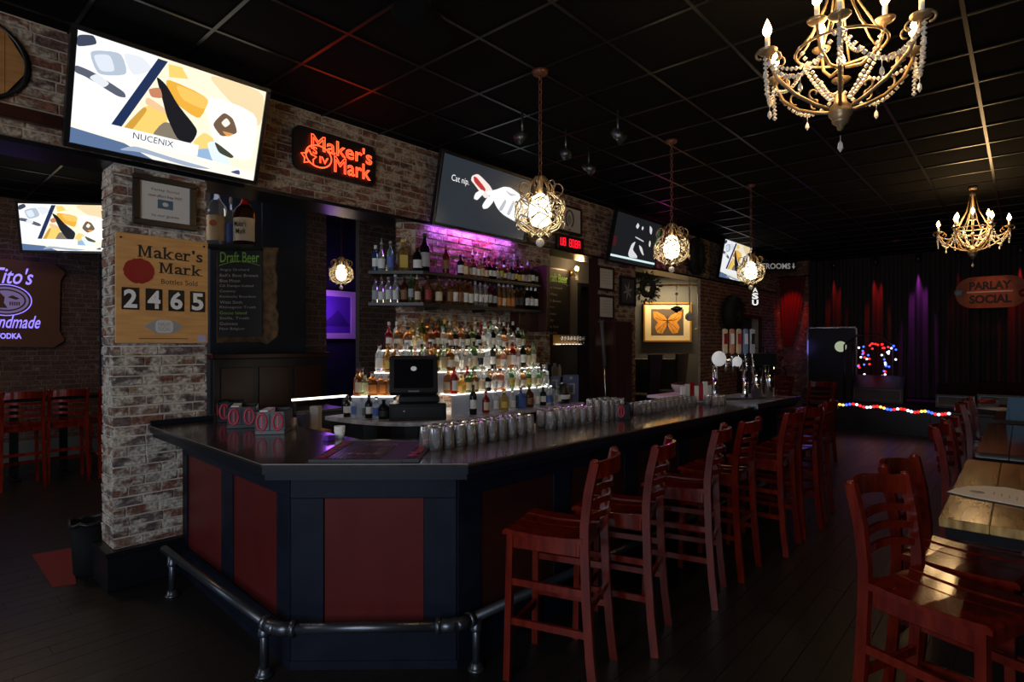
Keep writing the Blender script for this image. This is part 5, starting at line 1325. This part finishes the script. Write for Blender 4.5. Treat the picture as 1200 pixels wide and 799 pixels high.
# ---- clutter behind the bar, right of the bottle steps ----
def tagbox(name, mb, m, loc, rz, lab, cat): return tag(mb.build(name, m, None, loc, rz), lab, cat)
c = at(655, 476, Z=BT); t = thing('black_jar', 'black jar with a white band at the right end of the marble counter', 'jar', (5.45, 4.05, BT))
MB().lathe([(.085,0),(.09,.02),(.09,.16),(.05,.20),(.045,.22)], 18).build('jar', 'black_plastic', t); MB().lathe([(.0915,.05),(.0915,.10)], 18).build('band', 'white', t); MB().ball((0,0,.23), .02).build('knob', 'steel', t)
def marker(x, y, z, w_, h_, m, lab, fig):
    t = thing('printed_card', lab, 'card', (x, y, z), rad(-30)); MB().box(-w_/2,w_/2,0,.01,0,h_).build('card', m, t)
    for (a,b,c_,d) in fig: MB().box(a,b,-.002,0,c_,d).build('mark', 'grey_print', t)
    return t
marker(5.55, 4.25, BT, .16, .30, 'card_violet' if 'card_violet' in M else (mat('card_violet', (.10,.11,.22), .5) and 'card_violet'), 'blue-violet card with grey marks behind the black jar', [(-.05,-.03,.15,.26),(-.05,.05,.24,.26),(.02,.04,.15,.24),(-.04,.04,.05,.07),(-.01,.01,.05,.12)])
marker(5.62, 4.05, BT, .20, .32, 'card_violet', 'blue-grey card with a ring mark at the end of the marble counter', [(-.04,.04,.20,.22),(-.05,-.03,.1,.22),(.03,.05,.1,.22),(-.04,.04,.09,.11),(-.02,.02,.27,.30)])
c = at(646, 450, Y=4.15); t = thing('tilted_screen', 'thin blue-grey tablet tilted upright at the end of the bottle steps', 'tablet', (5.44, 4.25, 1.20), rad(25)); MB().box(-.09,.09,-.006,.006,0,.26,bev=.004).build('casing', 'blue_cloth', t); MB().box(-.08,.08,-.008,-.006,.015,.245).build('screen', 'dark_screen', t)
# stemware shelf with warm light
t = thing('stemware_shelf', 'small wall shelf of sparkling stemware lit from below, right of the bottles', 'shelf', (6.28, 4.45, 1.68), 0)
MB().box(-.30,.30,-.02,.16,-.02,0,bev=.003).build('shelf_board', 'dark_red_wood', t); MB().box(-.29,.29,.15,.16,0,.13).build('gold_backing', 'gold_frame', t); MB().box(-.28,.28,.10,.12,.001,.008).build('light_strip', 'acrylic_lit', t)
for k in range(8):
    x = 6.03+k*.07; o = MB().lathe([(.022,0),(.022,.003),(.004,.006),(.004,.05),(.022,.065),(.026,.09),(.022,.115),(.020,.115),(.022,.09),(.002,.06)], 10).build('wine_glass', 'clear_glass', None, (x, 4.49, 1.68)); tag(o, 'stemmed glass on the small lit shelf, %s from left' % ORD[k], 'glass', 'stemware on the small lit shelf')
# tall maroon cabinet with rod, low dark counter in the hall
t = thing('maroon_cabinet', 'tall dark maroon cabinet standing before the brick pier', 'cabinet', (6.98, 4.30, 0)); MB().box(-.22,.26,-.14,.16,0,2.0,bev=.01).build('body', 'dark_red_wood', t); MB().box(-.20,.01,-.155,-.14,.08,1.95,bev=.004).build('door', 'dark_red_wood', t); MB().box(.025,.24,-.155,-.14,.08,1.95,bev=.004).build('door', 'dark_red_wood', t)
t = thing('metal_pole', 'thin grey pole leaning beside the maroon cabinet', 'pole', (6.62, 4.15, 0)); MB().tube([(.02,0,0),(-.03,.1,2.05)], .012, 8).build('pole', 'steel', t); MB().tube([(-.10,.0,1.4),(-.12,.04,2.0)], .025, 8).build('sleeve', 'grey_wall', t)
t = thing('hall_counter', 'low dark counter in the hall behind the card and jar', 'counter', (6.6, 5.23, 0)); MB().box(-.35,.6,-.14,.17,1.16,1.20,bev=.004).build('countertop', 'black_satin', t); MB().box(-.33,.58,-.12,.16,0,1.16).build('cabinet', 'navy_black', t)
for i, (dx, m_, h_, r_) in enumerate(((-.30,'red_wax',.10,.05),(-.1,'black_plastic',.16,.03),(.05,'black_plastic',.15,.03),(.2,'skin_white',.20,.045),(.32,'paper',.18,.03))):
    tag(MB().lathe([(r_*.9,0),(r_,.01),(r_,h_*.7),(r_*.5,h_*.85),(r_*.5,h_)], 12).build('canister', m_, None, (6.6+dx, 5.2, 1.20)), ['squat red','slim black','second slim black','pale tall','thin white'][i]+' container on the low hall counter', 'container')
# sconce
t = thing('wall_sconce', 'small brass sconce with a glowing bulb on the grey hall wall', 'sconce', (7.45, 5.36, 2.80)); MB().lathe([(.04,-.005),(.045,0),(.03,.015)], 14).build('backplate', 'brass', t).rotation_euler = (rad(90),0,0)
MB().tube([(0,0,0),(0,-.06,-.05),(0,-.10,-.02),(0,-.10,.02)], .008, 8).lathe([(.03,.02),(.035,.03),(.012,.035)], 12, 0, -.10).build('arm', 'brass', t); MB().ball((0,-.10,.07), .032, 10, 8, 1.2).build('bulb', 'bulb_warm', t)
for k in range(3): beads(MB(), [(.03*(k-1), -.10, .0-.02*i) for i in range(6)], .009).build('bead_string', 'crystal', t)
lamp('sconce_light', 'POINT', (7.45, 5.18, 2.9), 6, (1,.66,.33), .04)
# wreath in the alcove opening
c = at(759, 337, Y=WY+.15); t = thing('dark_wreath', 'dark leafy wreath hanging in the alcove opening above the butterfly', 'wreath', c, rad(-42)); MB().tube([(.10*math.cos(2*PI*i/20),0,.13*math.sin(2*PI*i/20)) for i in range(20)], .05, 7, closed=True).build('ring', 'foliage', t)
rnd = random.Random(8); m = MB()
for k in range(150):
    a = rnd.uniform(0, 2*PI); r = rnd.uniform(.02,.19); p = Vector((r*math.cos(a), rnd.uniform(-.07,.04), r*1.25*math.sin(a))); d = Vector((math.cos(a)+rnd.uniform(-.6,.6), rnd.uniform(-.5,.3), math.sin(a)+rnd.uniform(-.6,.6))).normalized()*.08; w_ = d.cross(Vector((0,1,0))).normalized()*.016
    m.add([p, p+d*.5+w_, p+d, p+d*.5-w_], [(0,1,2,3)])
q = m.build('leaves', 'foliage', t); q['kind'] = 'stuff'
MB().tube([(0,0,.15),(0,0,HB-.02-c.z)], .003, 5).build('hanging_wire', 'dark_steel', t)
# dark hangings on the brick wall
def dark_cape(px, py, w_, h_, lab):
    c = at(px, py, Y=WY-.06); t = thing('black_wreath', lab, 'wreath', (c.x, WY-w_*.28-.03, c.z)); m = MB(); rnd = random.Random(int(px))
    m.tube([(w_*.5*math.cos(2*PI*i/20), 0, h_*.5*math.sin(2*PI*i/20)) for i in range(20)], w_*.28, 7, closed=True).build('ring', 'foliage', t)
    m = MB()
    for k in range(120):
        a = rnd.uniform(0, 2*PI); p = Vector((w_*.5*math.cos(a), -w_*.2+rnd.uniform(-.03,.03), h_*.5*math.sin(a))); d = Vector((rnd.uniform(-1,1), rnd.uniform(-.6,0), rnd.uniform(-1,1))).normalized()*.11; v = d.cross(Vector((0,1,0))).normalized()*.02
        m.add([p, p+d*.5+v, p+d, p+d*.5-v], [(0,1,2,3)])
    q = m.build('leaves', 'foliage', t); q['kind'] = 'stuff'
dark_cape(812, 301, .34, .55, 'black oval wreath on the brick wall right of the middle pendant')
dark_cape(853, 368, .50, .55, 'black oval wreath on the brick wall above the beer tap handles')
# hanging ornaments
c = at(793, 362, D=7.6); t = thing('hanging_ornament', 'small black ornament hanging on a wire under the middle pendant', 'ornament', c)
MB().lathe([(.01,-.05),(.05,-.02),(.085,.01),(.04,.03),(.008,.04)], 10).build('ornament', 'black_plastic', t); MB().tube([(0,0,.04),(0,0,.36)], .004, 5).ball((0,0,.2), .02).build('wire', 'chrome', t); MB().tube([(0,0,.36),(0,0,CZ-c.z)], .0015, 4).build('thread', 'dark_steel', t)
c = at(808, 371, Y=WY+.2); t = thing('globe_pendant', 'small unlit white globe hanging on a rod beside the butterfly picture', 'globe lamp', c); MB().ball((0,0,0), .085, 14, 10).build('globe', 'paper', t); MB().lathe([(.03,.06),(.02,.10)], 10).tube([(0,0,.1),(0,0,HB-.02-c.z)], .012, 8).build('rod', 'paper', t)
c = at(818, 386, Y=WY+.2); t = thing('hanging_rod', 'thin white rod with a cross foot hanging right of the white globe', 'rod', c); MB().tube([(0,0,.02),(0,0,HB-.02-c.z)], .012, 8).build('rod', 'paper', t); MB().tube([(-.13,0,0),(0,0,.03),(.13,0,0)], .012, 6).build('foot', 'brass', t)
lamp('pink_wall_light', 'POINT', (8.95, 4.5, 3.32), 1.6, (1,.05,.55), .03)
# white lit letters and restroom sign
c = at(885, 346, D=9.2); t = thing('lit_letter_sign', 'tiny white lit vertical sign under the third pendant', 'sign', c, rad(-48)); MB().box(-.06,.06,0,.02,-.17,.13).build('board', 'black_satin', t); text('A', 'lettering', 'sign_white', t, (-.04,.05,.04,.12), bold=.02); text('S', 'lettering', 'sign_white', t, (-.05,-.06,.05,.04), bold=.04); text('U', 'lettering', 'sign_white', t, (-.05,-.16,.05,-.07), bold=.04); MB().tube([(0,.01,.13),(0,.01,CZ-c.z)],.003,5).build('hanging_wire','dark_steel',t)
c = at(908, 312, D=13.2); t = thing('restrooms_sign', 'white RESTROOMS lettering with an arrow hanging by the brick corner', 'sign', c, rad(-48)); MB().box(-.62,.50,0,.02,-.11,.12).build('board', 'black_satin', t)
text('RESTROOMS', 'lettering', 'restroom_white' if 'restroom_white' in M else (mat('restroom_white', (.5,.5,.5), .5, emit=(.7,.7,.7), es=.22) and 'restroom_white'), t, (-.56,-.06,.36,.07), bold=.02); MB().plate([(.43,-.06),(.47,0),(.445,0),(.445,.07),(.415,.07),(.415,0),(.39,0)], -.002, 0).build('arrow', 'restroom_white', t)
for x in (-.5,.4): MB().tube([(x,.01,.12),(x,.01,CZ-c.z)], .004, 5).build('hanging_wire', 'dark_steel', t)
# oval stage sign
c = at(1161, 342, X=15.1); t = thing('oval_stage_sign', 'orange oval sign hanging before the stage curtain', 'sign', (15.1, c.y, c.z), -PI/2)
a_ = mat('oval_orange', (.42,.10,.03), .6, noise=(7,(.30,.06,.02))); w_, h_ = .57, .32
MB().plate(rrect(-w_,-h_,w_,h_,.30,8), 0, .03).build('board', 'oval_orange', t); text('PARLAY', 'lettering', 'ink', t, (-.34,.05,.32,.22), bold=.05); text('SOCIAL', 'lettering', 'ink', t, (-.34,-.23,.32,-.05), bold=.05); MB().box(-.38,.34,-.002,0,-.005,.02).build('rule', 'paper', t)
for x in (-.5,.5): MB().tube([(x,.015,.3),(x,.015,CZ-c.z)], .004, 5).build('hanging_wire', 'dark_steel', t)
lamp('sign_light', 'SPOT', (13.9, c.y, 3.6), 16, (1,.35,.2), .05, aim=(15.1, c.y, c.z), spot_size=rad(32), spot_blend=.6)
for px, lab, m_ in ((1124,'left','grey_print'),(1200,'right','red_wax')):
    c = at(px, 343, X=15.1); t = thing('paper_ball', 'small round ornament hanging on the %s of the oval stage sign' % lab, 'ornament', c); MB().ball((0,0,0), .085, 10, 8).build('ball', m_, t); MB().tube([(0,0,.1),(0,0,CZ-c.z)], .003, 4).build('thread', 'dark_steel', t)
# ================= STAGE LIGHTS STRINGS =================
t = thing('string_lights', 'string of red, white and blue bulbs draped along the stage edge', 'string lights', (12.7, 1.9, .5)); pts = []
cols = ['red','red','white','blue','red','yellow','white','red','blue','white','yellow','red']
for i in range(34):
    px = 980+i*4.0; py = 472.5+i*.40+2.0*math.sin(i*.9)*.6; p = at(px, py, X=12.70); pts.append(p)
W0 = t.location
MB().tube([p-W0+Vector((0,0,.02)) for p in pts], .006, 4).build('wire', 'black_satin', t)
for i, p in enumerate(pts): q = p-W0; MB().ball(q, .026, 8, 6).build('bulb', 'led_%s_bulb' % cols[(i*5)%12], t)
arch = thing('light_arch', 'arch of red, white and blue bulbs standing on the stage beside the door', 'light arch', (14.6, 2.55, .46)); A0 = arch.location
m = MB(); 
for side in (-1, 1): m.tube([(0, side*.30,0),(0,side*.30,1.2)], .02, 6).tube([(0, side*.46,0),(0,side*.46,1.2)], .02, 6)
m.tube([(0,.46,1.2),(0,.2,1.42),(0,-.2,1.42),(0,-.46,1.2)], .02, 6); m.build('frame', 'black_satin', arch)
rnd = random.Random(4)
for i in range(52):
    if i < 10: px, py = 1018+rnd.uniform(0,20), rnd.uniform(402,409); c_ = 'red'
    elif i % 2: px, py = rnd.uniform(1005,1019), 405+rnd.uniform(0,38); c_ = rnd.choice(['red','white','blue','red','white'])
    else: px, py = rnd.uniform(1033,1050), 405+rnd.uniform(0,38); c_ = rnd.choice(['red','white','blue','white'])
    p = at(px, py, X=14.56)-A0; MB().ball(p, .022, 8, 6).build('bulb', 'led_%s_bulb' % c_, arch)
lamp('light_arch_glow', 'POINT', (14.3, 2.5, 1.4), .5, (1,.3,.5), .3)
# dark gear on the stage
for i, (px, x, w_, h_) in enumerate(((1030,14.3,.9,.55),(1120,14.0,.6,.45),(1178,14.2,.8,.5))):
    c = at(px, 450, X=x); t = thing('stage_monitor', 'black loudspeaker on the stage, '+['below the arch of bulbs','in the middle','at the right'][i], 'loudspeaker', (x, c.y, .46), -PI/2, 'stage gear')
    MB().add([(-w_/2,-.2,0),(w_/2,-.2,0),(w_/2,.25,0),(-w_/2,.25,0),(-w_/2,-.15,h_*.55),(w_/2,-.15,h_*.55),(w_/2,.22,h_),(-w_/2,.22,h_)], [(3,2,1,0),(4,5,6,7),(0,1,5,4),(1,2,6,5),(2,3,7,6),(3,0,4,7)]).build('cabinet', 'black_satin', t)
    frame_mb(-w_/2+.03,.04,w_/2-.03,h_*.5,.02,-.215,-.19).build('grille_frame', 'dark_steel', t)
# ceiling gear
t = thing('ceiling_speaker', 'dark box loudspeaker hung flat under the ceiling', 'loudspeaker', at(497, 30, Z=CZ-.16), rad(20)); MB().box(-.20,.20,-.11,.11,-.06,.09,bev=.05).build('cabinet', 'ceiling_black', t); MB().box(-.03,.03,-.03,.03,.09,.16).build('bracket', 'black_satin', t)
for i, (px, py) in enumerate(((612,158),(663,178),(690,196),(724,158))):
    c = at(px, py, Z=CZ-.22); t = thing('track_spotlight', 'small dark unlit spotlight under the ceiling, %s of four' % ORD[i], 'spotlight', c, i*.8, 'unlit ceiling spotlights'); MB().tube([(-.05,0,-.05),(.05,.02,.03)], [.05,.035], 12).build('housing', 'dark_steel', t); MB().tube([(0,0,0),(0,0,.22)], .01, 6).build('bracket', 'dark_steel', t)
c = at(1048, 272, D=11.5); t = thing('hanging_speaker', 'small reddish box loudspeaker tilted under the ceiling, centre right', 'loudspeaker', c, rad(-60)); MB().box(-.11,.11,-.09,.09,-.17,.17,bev=.015,mx=Matrix.Rotation(rad(14),4,'Y')).build('cabinet', mat('red_speaker', (.25,.03,.02), .6), t); MB().tube([(0,0,.15),(0,0,CZ-c.z)], .012, 6).build('bracket', 'dark_steel', t)
lamp('red_wash', 'SPOT', (11.2, 2.3, 2.9), 6, (1,.08,.04), .05, aim=c, spot_size=rad(30))
# ================= LEFT SIDE FLOOR =================
t = thing('waste_bin', 'black waste bin with a liner bag beside the brick pillar', 'waste bin', (1.12, 5.19, 0), rad(10)); MB().lathe([(.10,0),(.105,.01),(.125,.38),(.118,.38),(.10,.03)], 18).build('bin', 'matte_black', t)
rnd = random.Random(9); MB().tube([((.128+rnd.uniform(-.006,.008))*math.cos(2*PI*i/18), (.128+rnd.uniform(-.006,.008))*math.sin(2*PI*i/18), .385+rnd.uniform(-.02,.012)) for i in range(18)], .014, 6, closed=True).build('liner_bag', 'black_satin', t)
pts = [at(px, py, Z=.004) for px, py in ((38,650),(86,642),(89,684),(62,688))]
mt = MB().prism([(p.x-pts[0].x, p.y-pts[0].y) for p in pts], 0, .006).build('floor_mat', 'red_mat', None, (pts[0].x, pts[0].y, .001)); tag(mt, 'dull red mat on the dark floor beside the waste bin', 'mat')
# booth panelling behind the bar opening
bt = thing('booth_partition', 'dark wooden booth partition with red-brown panels behind the bar', 'partition', (2.95, 6.30, 0)); MB().box(-.55,.75,-.04,.05,0,1.55,bev=.01).build('panel_board', 'black_satin', bt); MB().box(-.58,.78,-.07,.07,1.53,1.59,bev=.01).build('top_rail', 'dark_red_wood', bt)
for k in range(3): MB().box(-.48+k*.40,-.14+k*.40,-.055,-.04,1.0,1.44,bev=.004).build('panel', 'dark_red_wood', bt)
MB().box(-.56,.76,-.10,.0,.92,.97,bev=.008).build('ledge', 'dark_red_wood', bt)
# work station behind the bar
ws = thing('work_station', 'low dark work counter with a bright strip behind the napkin caddies', 'counter', (2.6, 5.5, 0)); MB().box(-.45,.75,-.2,.25,1.0,1.03,bev=.004).build('countertop', 'black_satin', ws); MB().box(-.42,.72,-.17,.22,0,1.0).build('cabinet', 'black_satin', ws)
MB().box(.15,.75,-.22,-.20,1.14,1.16).build('bright_strip', 'acrylic_lit', ws); MB().box(.15,.19,-.22,-.18,1.03,1.14).box(.71,.75,-.22,-.18,1.03,1.14).build('strip_support', 'black_satin', ws)
c = at(362, 489, Z=.95); t = thing('wooden_stand', 'yellow-brown wooden stand behind the bar, left of the marble end', 'stand', (2.46, 4.55, 0)); MB().box(-.18,.20,-.12,.12,.93,.96,bev=.004).build('top', 'poster_wood', t)
for sx in (-1,1): MB().box(sx*.16-.02,sx*.16+.02,-.1,.1,0,.93).build('leg', 'poster_wood', t)
for i, (dx, h_, m_) in enumerate(((-.1,.12,'grey_print'),(.0,.15,'card_violet'),(.12,.20,'paper'))): tag(MB().box(-.035,.035,-.04,.04,0,h_,bev=.006).build('container', m_, None, (2.46+dx, 4.55, .96), .3*i), ['low grey','blue-violet','tall pale'][i]+' box standing on the yellow-brown stand behind the bar', 'container')
# dark high-backed chairs in the alcove
for i, px in enumerate((752, 784)):
    c = at(px, 470, Y=5.2); t = thing('high_back_chair', 'black high-backed chair in the alcove, '+['left one beside the pier','right one under the butterfly picture'][i], 'chair', (c.x, 5.2, 0), 0, 'black chairs in the alcove')
    MB().box(-.24,.24,-.22,.22,.70,.78,bev=.02).build('seat', 'black_satin', t); MB().add([(-.17,-.25,.78),(.17,-.25,.78),(.17,-.2,.78),(-.17,-.2,.78),(-.24,-.30,1.50),(.24,-.30,1.50),(.24,-.25,1.50),(-.24,-.25,1.50)], [(3,2,1,0),(4,5,6,7),(0,1,5,4),(1,2,6,5),(2,3,7,6),(3,0,4,7)]).build('backrest', 'black_satin', t)
    for sx in (-1,1):
        for sy in (-1,1): MB().box(sx*.2-.02,sx*.2+.02,sy*.18-.02,sy*.18+.02,0,.70).build('leg', 'black_satin', t)
t = thing('alcove_ledge', 'black waist-high ledge along the alcove behind the chairs', 'ledge', (10.75, 5.72, 0), -math.atan2(FX, FY)); MB().box(-1.2,.62,-.12,.15,1.32,1.38,bev=.005).build('top', 'black_satin', t); MB().box(-1.2,.62,-.08,.14,0,1.32).build('front', 'black_satin', t)
# plant in the brick corner
c = at(903, 430, D=12.8); t = thing('potted_plant', 'dim bushy plant in a pot at the foot of the red swag curtain', 'plant', (c.x, c.y, 0)); MB().lathe([(.13,0),(.17,.35),(.16,.35),(.12,.05)], 14).build('pot', 'black_satin', t); MB().tube([(0,0,.3),(.02,0,.9)], .015, 6).build('stem', 'bark', t)
rnd = random.Random(12); m = MB()
for k in range(260):
    p = Vector((rnd.gauss(0,.15), rnd.gauss(0,.15), 1.15+rnd.gauss(0,.2))); d = Vector((rnd.uniform(-1,1), rnd.uniform(-1,1), rnd.uniform(-.8,.8))).normalized()*.10; v = d.cross(Vector((.3,.2,1))).normalized()*.025; m.add([p, p+d*.5+v, p+d, p+d*.5-v], [(0,1,2,3)])
q = m.build('leaves', mat('leaf', (.02,.035,.02), .6), t); q['kind'] = 'stuff'
